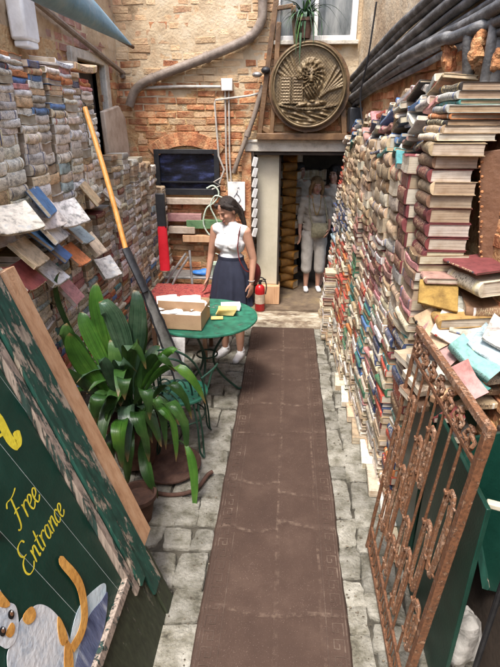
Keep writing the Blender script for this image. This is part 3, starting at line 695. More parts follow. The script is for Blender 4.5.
# potted spider plant on the sill
t=thing('spider_plant',(.07,BW-.1,3.04),'terracotta pot of long drooping pale leaves on the window sill','potted plant')
mb=MB();mb.lathe([(0,0),(.062,0),(.085,.15),(.095,.15),(.095,.18),(.08,.18),(.075,.15),(0,.15)],(.12,BW-.12,3.045),24);mb.obj('pot','terra',t)
LUV=[]
def strip_leaf(mb,base,mid,tip,w,n=10,fold=.25,side=None,tw=0):
    base,mid,tip=Vector(base),Vector(mid),Vector(tip);vs=[]
    view=Vector((0,0,H))
    for i in range(n+1):
        s=i/n;p=base*(1-s)**2+mid*2*s*(1-s)+tip*s*s;d=(mid-base)*(1-s)+(tip-mid)*s
        d.normalize()
        sd=side if side is not None else d.cross(Vector((0,0,1)))
        sd=Vector(sd)
        if sd.length<.05: sd=Vector((1,0,0))
        sd=(sd-d*sd.dot(d)).normalized()
        if tw: sd=Matrix.Rotation(tw,3,d)@sd
        nn=sd.cross(d).normalized()
        if nn.z<0: nn=-nn
        ww=w*leafprof(s)
        wav=.06*w*math.sin(s*19+base.x*50)
        vs+= [p-sd*ww+nn*(ww*fold+wav),p-sd*ww*.5+nn*ww*fold*.35,p,p+sd*ww*.5+nn*ww*fold*.35,p+sd*ww+nn*(ww*fold-wav)]
    fs=[(i*5+k,i*5+k+1,(i+1)*5+k+1,(i+1)*5+k) for i in range(n) for k in range(4)]
    u_=base.x*7+tip.z*3
    LUV[:]=[[(u_+a/4,b/n) for a,b in ((k,i),(k+1,i),(k+1,i+1),(k,i+1))] for i in range(n) for k in range(4)]
    return vs,fs
leafprof=lambda s:(.35+.65*math.sin(PI*min(1,s*.9+.1)))*(1-s**3)
mb=MB();r=random.Random(5);c=Vector((.12,BW-.12,3.2))
for k in range(34):
    a=r.uniform(0,2*PI);L=r.uniform(.2,.42)
    dx=math.cos(a)*L*.9;dy=-abs(math.sin(a))*L*.45
    mid=c+Vector((dx*.5,dy*.6,r.uniform(.08,.3)));tip=c+Vector((dx,dy,r.uniform(-.3,.12)))
    vs,fs=strip_leaf(mb,c+Vector((r.uniform(-.03,.03),0,0)),mid,tip,r.uniform(.008,.015),9);mb.add(vs,fs,r.choice([0,0,1]),None,list(LUV))
for q in ((-.03,-.06,-.47,.02),(-.06,-.05,-.36,.022),(.07,-.08,-.28,.02),(.13,-.06,-.2,.018),(-.0,-.07,-.25,.02)):
    vs,fs=strip_leaf(mb,c,c+Vector((q[0]*1.5,q[1]*2,.22)),c+Vector((q[0]*1.3,q[1],q[2])),q[3],12);mb.add(vs,fs,0,None,list(LUV))
for e in ((.52,-.05,-.18),(.42,-.05,-.2),(-.36,-.04,.02)):
    vs,fs=strip_leaf(mb,c,c+Vector((e[0]*.5,e[1],.34)),c+Vector(e),.012,12);mb.add(vs,fs,0,None,list(LUV))
mb.obj('leaves',['leafb','leafl'],t)
# ------------------------------------------------------------------ cables on the right wall
r=random.Random(11)
cab_lab=['lowest','second lowest','third lowest','fourth from the bottom','fifth from the bottom','fourth from the top','third highest','second highest','topmost']
for k in range(9):
    pts=[]
    for j in range(15):
        yy=5.95-j*.33
        q=j*.33;z=(2.415+.28*(1-math.exp(-q/1.7)))*(1-k/8)+(2.68+.15*q**.8)*(k/8)+.010*math.sin(j*.9+k*1.3)+.008*nz((j*.7,k*3,1))
        pts.append((WR(yy,.05+.018*(k%3)),yy,z+.015*nz((j,k,4))))
    pts=[(WR(5.98,-.06),5.98,2.40+.034*k)]+pts
    mb=MB();mb.tube(smoothline(pts,3),.021+.005*((k*7)%3),10)
    tag(mb.obj('cable',['cable']),'thick grey black cable, %s of the bundle along the right wall'%cab_lab[k],'cable','cables along the right wall')
mb=MB()
for j in range(9):
    pts=[(WR(4.1,.1)+.015*math.sin(j*2),4.12-.0*j+.05*math.cos(j),2.42+.055*j)]
mb.tube(smoothline([(WR(5.2,.1),5.2,2.25),(WR(5.2,.14),5.22,2.5),(WR(5.1,.12),5.1,2.8),(WR(5.05,.1),5.05,3.2)],4),.008,6)
tag(mb.obj('tie_wire','black'),'thin wire hanging over the cable bundle near the doorway','wire')
mb=MB();mb.box2((.62,5.74,2.16),(.77,5.98,2.40));tag(mb.obj('hole_dark_block','black',bev=.01),'dark hole in the wall where the cables enter above the books','duct')  # solid black block in place of the shade inside the cable hole
# foam and standing pipes
for k,(px,py,yy,s) in enumerate(((450,60,3.0,.075),(447,45,3.05,.055),(477,55,2.75,.07),(480,38,2.78,.05),(497,60,2.6,.05))):
    c=aY(px,py,yy);mb=MB();mb.ball(c,(s*.5,s*.5,s*.85),24)
    mb.v=[tuple(Vector(v)+(Vector(v)-c)*(.6*nz(Vector(v)*16+Vector((k,0,0)))+.5*nz(Vector(v)*45))) for v in mb.v]
    tag(mb.obj('foam_lump','foam'),['orange foam lump under the bent pipe','upper orange foam lump left of the bent pipe','tall yellow orange foam lump between bent pipe and standing pipes','small foam lump over the tall yellow one','foam lump right of the standing pipes at the edge'][k],'foam','foam lumps round the pipes')
a=aY(453,38,2.95);b=aY(478,28,2.8);c=aY(474,75,2.85);d=aY(452,60,2.95)
mb=MB();mb.tube(smoothline([aY(400,60,3.6),aY(440,40,3.05),a+Vector((0,0,.0)),b,aY(486,26,2.78)],4),.03,10);mb.tube(smoothline([aY(470,30,2.85),aY(468,50,2.85),c+Vector((-.02,0,-.05))],4),.028,10)
tag(mb.obj('bent_pipe','cable'),'bent grey pipe end poking out between the foam lumps','pipe')
for k,(px,rr) in enumerate(((487,.026),(497,.04),(505,.04))):
    x=aY(px,70,2.72)
    mb=MB();mb.tube([(x.x,2.72,2.45),(x.x+.005,2.72,2.9),(x.x-.01,2.72,3.6)],rr,12)
    tag(mb.obj('standing_pipe','cable'),['thin','thick','rightmost thick'][k]+' dark pipe rising above the big hardback stack','pipe','pipes standing above the hardbacks')
# ------------------------------------------------------------------ high on the left: hull, white box, long pipe
t=thing('boat_hull',(-1.1,3,2.8),'faded blue pointed boat hull hanging over the left wall','boat')
mb=MB();tip=Vector((-1.0,3.63,2.72))
def hullp(a,b):
    L=2.6;s=a**1.0;y=tip.y-L*s;w=.30*(1-(1-min(1,s*1.05))**1.7);h=.24*(1-(1-min(1,s*1.1))**1.5);an=2*PI*b
    cx=tip.x-.0*s-.02;cz=tip.z+.10*s+.06*s
    return (cx-w*.4*math.cos(an)*1.0-w*.35,y,cz+h*math.sin(an)*(.6 if math.sin(an)<0 else 1)+h*.35)
mb.grid(40,24,hullp);mb.obj('hull','hull',t)
mb=MB();mb.tube([Vector(hullp(s/20,.0))+Vector((-.004,0,0)) for s in range(0,20)],.012,8);mb.obj('rub_rail','framewood',t)
mb=MB();mb.tube(smoothline([aX(20,-12,-1.83),aX(34,0,-1.83),aX(70,30,-1.84),aX(131,80,-1.84),(-1.84,6.0,2.72)],4),.024,8)
tag(mb.obj('wall_cable_pipe','pipe'),'dark pipe running down along the left wall under the blue hull','pipe')
t=thing('wall_lamp_box',(-1.8,3.75,2.7),'white plastic box mounted on the left wall above the magazines','electrical box')
a=aX(10,0,-1.8);mb=MB();mb.box2((-1.88,3.72,2.78),(-1.76,3.92,3.15));mb.obj('housing','white',t,bev=.02)
mb=MB();mb.box2((-1.87,3.74,2.74),(-1.77,3.9,2.78));mb.obj('lip','white',t,bev=.01)
# ================================================================== BOOKS
FADE=.16
PAL={'tan':(.46,.33,.2),'brown':(.2,.11,.06),'maroon':(.17,.03,.035),'red':(.42,.045,.03),'orange':(.55,.18,.05),'teal':(.03,.2,.19),'navy':(.025,.05,.13),'blue':(.06,.19,.42),
 'white':(.66,.63,.58),'cream':(.6,.52,.38),'grey':(.42,.405,.37),'black':(.03,.028,.026),'green':(.03,.15,.08),'pink':(.52,.22,.23),'mustard':(.36,.23,.07),'olive':(.2,.18,.09),'pale blue':(.32,.45,.5),'dusty rose':(.38,.2,.17)}
def rg(c,r,s=.22): 
    g_=(c[0]+c[1]+c[2])/3;c=[q*(1-FADE)+FADE*k_*(g_*.8+.05) for q,k_ in zip(c,(1.25,1.0,.72))]
    f=1+r.uniform(-s,s);return (max(0,c[0]*f*(1+r.uniform(-.06,.06))),c[1]*f,max(0,c[2]*f*(1+r.uniform(-.08,.08))),1)
def book_geo(w,d,t,colr,page,r,style='hard',res=1,sag=0.):
    """local: x along spine, y=0 spine face (y grows to the fore-edge), z up. returns (cover MB, pages MB)"""
    C=MB();Pg=MB();bt=.0028 if style=='hard' else .0014
    ov=.004 if style=='hard' else .0
    bulge=t*(.16 if style=='hard' else r.uniform(.04,.13))
    na=5 if res else 3
    outer=[(d,0),(t*.12,0)]+[(-bulge*math.sin(PI*(k+.5)/na)-.0005,t*(.06+.88*(k+.5)/na)) for k in range(na)]+[(t*.12,t),(d,t)]
    if style=='soft':
        bulge=t*r.uniform(.0,.09);outer=[(d,0),(.004,0)]+[(-bulge*math.sin(PI*(k+.5)/na)+(.0025 if k in(0,na-1) else 0),t*((.035,.12,.5,.88,.965) if res else (.04,.5,.96))[k]) for k in range(na)]+[(.004,t),(d,t)]
    inner=[(d,t-bt),(t*.12+bt,t-bt),(t*.1+bt,bt),(d,bt)]
    prof=outer+inner;n=len(prof)
    a,b=r.uniform(.05,.14),r.uniform(.84,.95);e=r.uniform(.03,.07)
    xs=[0,a,a+e,.5,b-e,b,1] if res else [0,a,.5,b,1]
    base=colr;alt=rg(r.choice([(.6,.52,.3),(.5,.06,.05),(.65,.62,.55),(.04,.04,.05),(.5,.36,.12),(.1,.15,.3)]),r)
    band=r.random()<.55
    ph=r.uniform(0,6);ragg=.002+.002*r.random()
    def P(x,y,z):
        X=(x-.5)*w;s=sag*(1-(2*x-1)**2)*-1+ragg*math.sin(x*9+ph)*(.4+z/t)
        return (X,y+.0015*math.sin(x*13+ph*2),z+s*1.0+ .15*sag*(y/d))
    vs=[P(x,y,z) for x in xs for (y,z) in prof]
    fs=[];cs=[];uv=[]
    u0=r.uniform(0,50)
    def zone(i):
        m=(xs[i]+xs[i+1])/2
        if res and i in (1,len(xs)-3) : return 1
        if a<m<b: return 2
        return 0
    for i in range(len(xs)-1):
        for k in range(n):
            if k==len(outer)-1 and False: continue
            k2=(k+1)%n
            fs.append((i*n+k,i*n+k2,(i+1)*n+k2,(i+1)*n+k))
            sp=1<=k<=na+1;z=zone(i)
            c=base
            if sp and band and z==1: c=alt
            if sp and z==2: c=(c[0],c[1],c[2],0)
            cs.append(c)
            q=[(xs[i]*w+u0,prof[k][1]+prof[k][0]*.2),(xs[i]*w+u0,prof[k2][1]),(xs[i+1]*w+u0,prof[k2][1]),(xs[i+1]*w+u0,prof[k][1]+prof[k][0]*.2)]
            uv.append(q)
    C.add(vs,fs,0,cs,uv)
    # end caps of the boards: two strips plus spine ring
    for i,flip in ((0,0),(len(xs)-1,1)):
        o=[i*n+k for k in range(len(outer))];inn=[i*n+len(outer)+k for k in range(4)]
        bf=[[o[0],o[1],inn[2],inn[3]],[o[-1],inn[0],inn[1],o[-2]]]+[[o[1]]+o[2:-2]+[o[-2],inn[1],inn[2]]]
        C.f+=bf if not flip else [f[::-1] for f in bf];C.m+=[0]*3;C.c+=[base]*3;C.uv+=[None]*3
    # pages
    xo=.004/w if style=='hard' else .0005/w
    xp=[max(xo,.001)]+xs[1:-1]+[1-max(xo,.001)];pr=[(t*.1,bt+.0002),(t*.1,t-bt-.0002),(d-ov-.001,t-bt-.0002),(d-ov-.004,t*.5),(d-ov-.001,bt+.0002)];m=len(pr)
    vs=[P(x,y,z) for x in xp for (y,z) in pr];fs=[]
    for i in range(len(xp)-1):
        for k in range(m): fs.append((i*m+k,i*m+(k+1)%m,(i+1)*m+(k+1)%m,(i+1)*m+k))
    fs+=[list(range(m))[::-1],[(len(xp)-1)*m+k for k in range(m)]]
    Pg.add(vs,fs,0,page)
    return C,Pg
books=[]
def addbook(P,X,Y,w,d,t,cname,label,cat='book',group=None,r=rnd,style='soft',photo=False,sag=0,flip=False,colr=None,Z=None,big=False):
    """P: lower spine-edge centre; X: spine direction; Y: into the shelf"""
    X=Vector(X).normalized();Y=Vector(Y).normalized();Zd=X.cross(Y).normalized() if Z is None else Vector(Z)
    Y=Zd.cross(X).normalized()
    books.append(dict(P=Vector(P),X=X,Y=Y,Z=Zd,w=w,d=d,t=t,c=cname,label=label,cat=cat,group=group,style=style,photo=photo,sag=sag,flip=flip,col=colr or rg(PAL[cname],r),page=rg(r.choice([(.5,.41,.29),(.54,.47,.35),(.42,.32,.21),(.57,.52,.43)]),r,.12),seed=r.random(),big=big));
    if cat=='magazine': b_=books[-1];b_['col']=tuple(min(.82,q*1.28) for q in b_['col'][:3])+(1,)
def wchoice(r,pal):
    tot=sum(p[1] for p in pal);x=r.uniform(0,tot)
    for c,p in pal:
        x-=p
        if x<=0: return c
    return pal[-1][0]
def stack(name,y0,y1,facefn,segs,side,r,group,cat='book',dmax=.2,tilt=0,lab=None,photo=False,style='soft',jit=.012):
    """flat-lying books piled between y0 and y1. side=+1: spines face -X (right wall); -1: spines face +X"""
    items=[];yc=(y0+y1)/2;wid=abs(y1-y0)
    ax=r.uniform(-.03,.03)
    for (z0,z1,pal,t0,t1,sg) in segs:
        z=z0 if not items else max(z0,items[-1][1])
        while z<z1:
            t=r.uniform(t0,t1);c=wchoice(r,pal)
            items.append((z,z+t*.985,t,c,sg));z+=t*.985
    N=len(items);p1_,p2_=r.uniform(0,6),r.uniform(0,6)
    for k,(z,ze,t,c,sg) in enumerate(items):
        w=wid*(r.uniform(.9,1.0) if r.random()<.85 else r.uniform(.75,1.08));a=ax+(r.uniform(-.03,.03) if r.random()<.85 else r.uniform(-.14,.14))
        X=Vector((math.sin(a)*1.0,-side*math.cos(a),0))       # spine direction
        # slight roll of each book so that rows look uneven
        rollx=r.uniform(-.02,.02);X.z=rollx
        Yv=Vector((side*math.cos(a),math.sin(a),r.uniform(-.03,.03)))
        fx=facefn(yc,z)+side*r.uniform(-.5,1.2)*jit+.016*math.sin(z*4.2+p1_);yo=.018*math.sin(z*3.1+p2_)
        d=min(dmax,w*.75+.05)
        flip=r.random()<.16
        nm='book' if cat=='book' else 'magazine'
        addbook((fx,yc+yo+r.uniform(-.008,.008),z),X,Yv,w,d,t,c,'%s %s %s from the bottom %s'%(c,nm,ORD[k+1],lab),cat,group,r,style if r.random()<.6 else 'hard',photo or (r.random()<.15),sg*r.uniform(.6,1.3),flip)
# ---- right wall
mix=[('red',3),('orange',1.5),('white',3),('cream',3),('teal',1.6),('navy',1.6),('tan',3),('maroon',2),('black',1),('green',1),('blue',1),('mustard',.8),('pink',.7),('brown',1.5)]
tans=[('tan',9),('cream',1.5),('brown',1),('olive',.6)]
rose=[('maroon',4),('dusty rose',3),('tan',2),('white',1.2),('pink',1)]
blues=[('navy',3),('pale blue',2),('grey',2),('white',2),('black',2),('red',.6)]
pale=[('cream',4),('tan',3),('white',3),('grey',1.2)]
def faceR(y,z): return .455+.0775*(5.34-y)+z*(-.02+max(0,(y-2.5))*.034)
gR='books stacked along the right wall'
def segsR(i):
    lo=[('red',2+1.5*math.sin(i*2.1)),('orange',1.2),('teal',1.6),('navy',1.5),('white',2.6),('cream',2.5),('maroon',2),('green',1),('tan',2),('black',.8),('blue',.8)]
    return lo
cols=[5.86,5.66,5.45,5.24,5.02,4.8,4.58,4.36,4.14,3.92,3.69,3.46,3.24,3.0,2.77]
mid=[1.1,1.1,1.2,1.25,1.3,1.25,1.2,1.3,1.32,1.25,1.22,1.25,1.2,1.32,1.3]
rr=random.Random(21)
# colour clusters seen low on the wall, by stack
cl=[[('grey',2),('tan',2),('red',1)],[('red',2),('white',2)],mix,[('red',2),('cream',3),('white',2)],[('red',4),('white',2),('maroon',2)],[('orange',5),('red',3),('cream',1)],[('red',5),('orange',3),('white',1)],[('green',4),('teal',3),('black',1)],[('cream',5),('tan',3),('orange',1)],[('red',3),('white',3),('maroon',2)],[('blue',3),('teal',4),('navy',2)],[('green',2),('pink',2),('cream',3),('white',2)],[('navy',3),('green',2),('white',3),('cream',2)],mix,pale]
for i in range(len(cols)-1):
    a,b=cols[i],cols[i+1];m=mid[i]+rr.uniform(-.04,.04)
    top=2.06+rr.uniform(-.05,.05) if i>1 else 2.0
    t1,t2=.03,.05
    segs=[(0.02,.34,pale+[('grey',1)],.02,.045,.004),(.34,m*.93,cl[i]+[('tan',.8),('cream',.7),('brown',.4)],t1,t2,.004)]
    if i<3: segs+=[(m*.93,1.5,blues,.022,.045,.004),(1.5,top,[('red',4),('maroon',3),('cream',1)] if i==0 else tans+[('brown',2)],.022 if i==0 else .04,.035 if i==0 else .055,.008)]
    elif i<6: segs+=[(m*.93,1.5,blues if i<5 else pale,.02,.04,.005),(1.5,top,tans,.045,.07,.012)]
    elif i<10: segs+=[(m*.93,1.35,pale+rose,.025,.04,.008),(1.35,1.52,rose,.03,.05,.012),(1.52,top,tans,.062,.085,.014)]
    elif i<13: segs+=[(m*.93,1.35,rose if i<12 else pale,.03,.045,.012),(1.35,1.6,rose+[('white',1)],.035,.05,.016),(1.6,top,tans,.075,.095,.016)]
    else: segs+=[(m*.93,1.45,pale,.05,.07,.012),(1.45,top+.05,[('maroon',4),('dusty rose',1)],.07,.09,.004)]
    stack('r',b+.004,a-.004,faceR,segs,1,rr,gR,dmax=.24,lab='in the right wall’s %s stack from the doorway'.replace('’',"'")%WORD[i+1],style='soft')
# low overflow stack at the far end
def faceO(y,z): return .40+.05*z
stack('o',5.14,5.36,faceO,[(.02,.35,pale+[('pink',1)],.02,.04,.004),(.35,.78,[('white',3),('red',2),('cream',2),('grey',2),('maroon',1)],.02,.035,.004)],1,random.Random(4),'books in the low stack',dmax=.2,lab='of the low overflow stack beside the doorway step')
# fallen pale books along the base of the right wall
rb=random.Random(9);k=0
yy=4.3
while yy>2.3:
    L=rb.uniform(.2,.3);x=faceR(yy-L/2,0)-.045
    X=Vector((-.0775+rb.uniform(-.03,.03),-1,0));
    addbook((x+rb.uniform(-.01,.01),yy-L/2,.006),X,Vector((1,0,.04)),L,.12,.05,rb.choice(['cream','white','grey','tan']),'pale book lying along the foot of the right wall, %s from the doorway'%WORD[k+1],'book','books lying along the foot of the right wall',rb,'soft');k+=1
    yy-=L+.01
# jumble on top of the right wall
rj=random.Random(14)
jp=[('white',3),('pale blue',2),('teal',1.5),('pink',1.5),('grey',2),('tan',2),('navy',1.5),('red',1),('blue',1.4),('black',1),('dusty rose',1.2),('cream',2)]
def wchr(): return wchoice(rj,jp)
k=0;rowcount={}
for row in range(5):
    yy=5.85;n=0
    while yy>2.8:
        st=rj.uniform(.06,.11)
        z=2.05+row*.05+ (.10*(5.9-yy)/3.3)*(row/2.0)+.03*math.sin(yy*2.3)
        a=rj.uniform(-.5,.5);tilt=rj.uniform(.1,.55)*(1 if rj.random()<.85 else -1)
        X=Vector((.25*math.sin(a),-math.cos(a),tilt*.8));Yv=Vector((1,.3*math.sin(a),rj.uniform(-.25,.15)))
        n+=1;c=wchr();big=rj.random()<.3
        addbook((faceR(yy,2.05)+rj.uniform(-.03,.07)+row*.025,yy,z),X,Yv,rj.uniform(.17,.26),.17,rj.uniform(.018,.04),c,'%s book tilted atop the right wall, %s from the doorway, layer %s up'%(c,ORD[n],WORD[row+1]),'book','books jumbled on top of the right wall',rj,rj.choice(['soft','hard']),rj.random()<.35,.006)
        yy-=st*1.15
# open book face-up at the far end of the jumble
# near hardback stack: wide books with page edges facing us
def hard(px0,px1,py,yd,zt,c,lab,r,rot=0,dd=.28,seedc=None):
    a=aY(px0,py,yd);b=aY(px1,py,yd)
    w=.27
    P=Vector((a.x,yd+w/2,a.z));
    addbook(P,(math.sin(rot),-math.cos(rot),0),(math.cos(rot),math.sin(rot),0),w,abs(b.x-a.x),zt,c,lab,'book','big hardbacks in the near stack',r,'hard',False,.0,False,seedc,big=True)
rh_=random.Random(31)
zs=1.63;k=0
tb=[.066,.064,.068,.070,.062,.060,.062,.058]
xl,xr=.70,.885
for k,t in enumerate(tb):
    last=k>=9
    c=['maroon','maroon','maroon','maroon','brown','tan','maroon','brown','maroon','maroon','tan','maroon'][k]
    x0=xl-.012*k*.35+rh_.uniform(-.008,.008)
    addbook((x0,2.635+rh_.uniform(-.01,.01),zs),(rh_.uniform(-.03,.03),-1,rh_.uniform(-.01,.012)),(1,0,0),0.25,.20+rh_.uniform(-.008,.012),t-.001,c,'%s hardback with its page edge showing, %s from the bottom of the near stack'%(c,WORD[k+1]),'book','big hardbacks in the near stack',rh_,'hard',False,0,False,None,big=True)
    zs+=t
for k,(c,t,x0,dx) in enumerate((('tan',.06,.665,.24),('cream',.034,.66,.27),('tan',.034,.68,.30),('black',.026,.69,.31),('orange',.024,.70,.30),('grey',.034,.70,.29),('teal',.022,.73,.29),('grey',.034,.72,.32),('black',.034,.735,.34))):
    addbook((x0,2.63,zs),(rh_.uniform(-.12,.12),-1,rh_.uniform(-.01,.03)),(1,0,0),.27,dx,t-.001,c,'%s large book overhanging on top of the near hardback stack, %s up'%(c,WORD[k+1]),'book','large books overhanging on the near stack',rh_,'hard',c in('cream','white'),0,False,None,big=True)
    zs+=t
# support under the near stack and down to the crate
def faceN(y,z): return .70
stack('n',2.5,2.76,lambda y,z:.675-.01*z,[(.02,1.2,mix,.03,.055,.006),(1.2,1.63,[('dusty rose',2),('pink',1),('tan',2),('brown',2),('cream',1)],.035,.06,.012)],1,random.Random(77),'books under the near hardback stack',dmax=.26,lab='of the pile holding up the near hardbacks')
# ---- left wall magazines
gry=[('grey',2.5),('white',8),('tan',1.2),('cream',2),('black',.5),('pale blue',.8)]
topl=[('grey',3),('white',3),('orange',1.5),('pale blue',1.4),('red',.5),('navy',.8),('blue',.8),('tan',1),('pink',.8)]
rl=random.Random(51)
def faceL(y,z): return -1.60-.02*(z-1.6)
colsL=[2.62,2.9,3.14,3.36,3.58,3.8,4.02,4.22,4.42]
gL='magazines stacked on the upper left wall'
for i in range(len(colsL)-1):
    top=2.66-.012*i+rl.uniform(-.02,.02);t=.082-.003*i
    segs=[(1.62,2.2,gry,t*.78,t*1.05,.009),(2.2,2.44,gry+[('blue',1.2),('tan',1)],t*.45,t*.8,.006),(2.44,top,topl,.026,.045,.004)]
    stack('l',colsL[i]+.002,colsL[i+1]-.002,faceL,segs,-1,rl,gL,'magazine',.24,lab='in the left wall’s %s column from the camera'.replace('’',"'")%WORD[i+1],photo=True,style='soft',jit=.010)
# below: jumbled large magazines, then books in leaning columns
def faceL2(y,z): return -1.50-.07*z
g2='books in the lower left piles'
cols2=[2.85,3.08,3.3,3.5,3.72,3.92,4.12,4.32,4.5]
cl2=[[('white',5),('green',1),('navy',1)],[('white',5),('black',1),('teal',2)],[('white',5),('brown',1),('cream',3)],[('cream',3),('pink',1),('tan',3),('white',2)],[('cream',3),('maroon',1),('white',2),('pale blue',1)],[('maroon',3),('red',2),('brown',3)],[('brown',4),('maroon',3)],[('white',3),('grey',3),('navy',1.5)]]
for i in range(len(cols2)-1):
    stack('m',cols2[i]+.002,cols2[i+1]-.002,faceL2,[(.4,.85,mix,.03,.05,.004),(.85,1.36+.035*max(0,i-1),cl2[i]+[('white',2),('cream',1.5),('pale blue',.7)],.034,.06,.006),(1.36+.035*max(0,i-1),1.5,[('white',3),('grey',2),('tan',2)],.03,.05,.01)],-1,rl,g2,'book',.26,lab='in the lower left %s pile from the camera'.replace('’',"'")%WORD[i+1])
# far left stacks, descending to the corner
colsF=[4.5,4.68,4.86,5.04,5.22,5.4,5.58,5.76,5.94]
topF=[1.6,1.95,1.98,1.9,1.9,1.86,1.8,1.55]
clF=[[('maroon',3),('red',3),('white',2)],[('brown',2),('maroon',2),('cream',3)],pale,pale+[('grey',2)],[('brown',3),('grey',2),('white',2),('maroon',1)],blues,[('cream',3),('brown',3),('black',1)],[('cream',2),('black',2),('brown',2),('grey',2)]]
def faceF(y,z): return -1.52+.12*(y-4.5)-.05*z
for i in range(8):
    stack('f',colsF[i]+.004,colsF[i+1]-.004,faceF,[(.02,.8,mix+pale,.04,.06,.004),(.8,1.4,clF[i]+[('white',2),('cream',1.5),('grey',1)],.034,.06,.006),(1.4,topF[i],pale+[('grey',2),('maroon',.6)],.034,.06,.007)],-1,rl,'books in the far left stacks','book',.22,lab='in the far left %s stack from the camera'.replace('’',"'")%WORD[i+1])
# loose large magazines lying across the ledge (blue, black and white cover)
rz_=random.Random(5)
for (px,py,X_,w,t,c,tl,lab) in ((140,0,0,0,0,0,0,0),):
    pass
loose=[((55,225),-1.44,.26,.03,'grey',.16,'grey magazine with a dark photo lying at the left end of the ledge'),
 ((52,212),-1.46,.28,.035,'blue',.10,'bright blue magazine on the ledge above the grey photo magazine'),
 ((75,222),-1.45,.30,.045,'white',.12,'thick white magazine with a black blot on its curled cover'),
 ((60,238),-1.40,.26,.05,'grey',.2,'grey magazine bundle sagging off the ledge'),
 ((55,245),-1.38,.27,.03,'blue',.22,'deep blue paperback slanting under the ledge magazines'),
 ((68,258),-1.38,.24,.032,'blue',.25,'lower blue paperback slanting below its twin'),
 ((88,240),-1.42,.2,.03,'pale blue',.25,'pale blue magazine end beside the dark red books'),
 ((84,262),-1.38,.2,.03,'orange',.3,'orange book slanting right of the blue paperbacks'),
 ((40,262),-1.36,.22,.04,'tan',.22,'tan bundle hanging over the slanted white books'),
 ((22,228),-1.44,.3,.04,'grey',.1,'grey curled magazine at the left edge under the columns'),
 ((98,202),-1.5,.24,.035,'tan',.05,'tan magazine at the far end of the ledge'),
 ((120,205),-1.47,.22,.03,'grey',.0,'grey magazine lying on top of the dark red stack'),
 ((36,285),-1.36,.24,.04,'maroon',.2,'dark red folder hanging below the tan bundle by the board'),
 ((60,280),-1.38,.22,.05,'white',.2,'white bundle with a torn corner under the slanting blue paperbacks'),
 ((100,252),-1.4,.22,.05,'cream',.2,'cream paperback jutting out right of the orange book'),
 ((78,300),-1.36,.22,.05,'pink',.2,'pink paperback slanting above the plant leaves'),
 ((112,275),-1.4,.2,.05,'white',.2,'white paperback slanting beside the oar')]
for (pp_,X_,w,t,c,tl,lab) in loose:
    X_=X_*.35-1.5*.65+.02;p=aX(pp_[0],pp_[1],X_);a=rz_.uniform(-.4,.4)
    addbook((X_,p.y,p.z-t/2),(math.sin(a),math.cos(a),-tl*.3),(-1,rz_.uniform(-.1,.1),rz_.uniform(.8,1.5)),w,.19,t*.6,c,lab,'magazine','large magazines lying on the left ledge',rz_,'soft',c in('white','grey'),.028,False,None,big=True)
# bits on top of the left magazine columns
for (px,py,c,w,t,a,lab) in ((85,80,'tan',.26,.05,.3,'open tan volume lying on top of the left wall under the dark opening'),(62,66,'white',.24,.03,.1,'white magazine lying on the top row of the left wall')):
    p=aX(px,py,-1.62)
    addbook((-1.6,p.y,2.64),(a,1,-.05),(-1,a,.08),w,.2,t,c,lab,'magazine',None,rz_,'soft',False,.02,False,None,big=True)
# shop interior shelves and the back wall of titles
ri=random.Random(61)
for i in range(9):
    x=-.9+i*.34
    for lv in range(4):
        n=0;xx=x
        while xx<x+.3:
            t=ri.uniform(.025,.05)
            addbook((xx,9.3,.35+lv*.5),(0,0,1),(0,1,0),ri.uniform(.2,.27),.15,t,wchoice(ri,mix),'book standing on the dark end shelves inside the shop','book','books on the shop end shelves',ri,'soft',Z=(1,0,0));xx+=t
mbS=MB()
for lv in range(5): mbS.box2((-1.0,9.15,.28+lv*.5),(2.3,9.5,.31+lv*.5))
tag(mbS.obj('shop_shelf','dark'),'dark wooden shelves across the end of the shop','shelves')
# golden brown zigzag stack by the inner door
for k in range(17):
    a=(.55 if k%2 else -.5)+ri.uniform(-.1,.1);z=.1+k*.105
    addbook((.02,6.75,z),(math.cos(a),math.sin(a),.0),(-math.sin(a),math.cos(a),0),.2,.15,.1,'mustard','golden brown book %s from the bottom of the zigzag stack inside the doorway'%ORD[k+1],'book','golden brown zigzag stack in the doorway',ri,'hard',False,0,False,(.33,.15,.025,1))
for k in range(34):
    addbook((-.42,6.75,.1+k*.05),(.25,-1,0),(-1,-.25,0),.2,.16,.048,ri.choice(['brown','black','olive','maroon']),'dark book %s from the bottom of the stack behind the zigzag one'%ORD[k+1],'book','dark stack inside the doorway',ri,'soft')
# ---- build: the 300 that show largest become books of their own, the rest one pile
fillP=[];
def score(b):
    c=b['P']+b['Z']*(b['t']/2);x,y,d=proj(c)
    if not(-10<x<510 and -10<y<675) or d<.3: return 0
    v=(Vector((0,0,H))-c).normalized();f=abs(v.dot(b['Y']));g=abs(v.dot(b['X']))
    s=(b['w']*f+ b['d']*g)*b['t']*(FP/d)**2
    if c.y<2.3 and c.z<1.2 and c.x>0: s*=.3
    if c.x<-1 and c.z<.9 and c.y<3.6: s*=.15         # behind the plant and the painted board
    if c.y>6: s*=.3
    if c.x<-1 and c.z<.8: s*=.3
    return s
mags=[b for b in books if b['cat']=='magazine'];bks=[b for b in books if b['cat']=='book']
bks.sort(key=score,reverse=True)
own=mags+bks[:299];rest=bks[299:]
print('BOOKS',len(books),'mags',len(mags),'books',len(bks))
def place(b,C,Pg):
    T=Matrix((b['X'],b['Y'],b['Z'])).transposed()
    sgn=1
    def tr(v):
        v=Vector(v)
        if b['flip']: v=Vector((-v.x,b['d']-v.y,v.z))
        return b['P']+T@v
    for m in (C,Pg): m.v=[tuple(tr(v)) for v in m.v]
    return C,Pg
pile=MB()
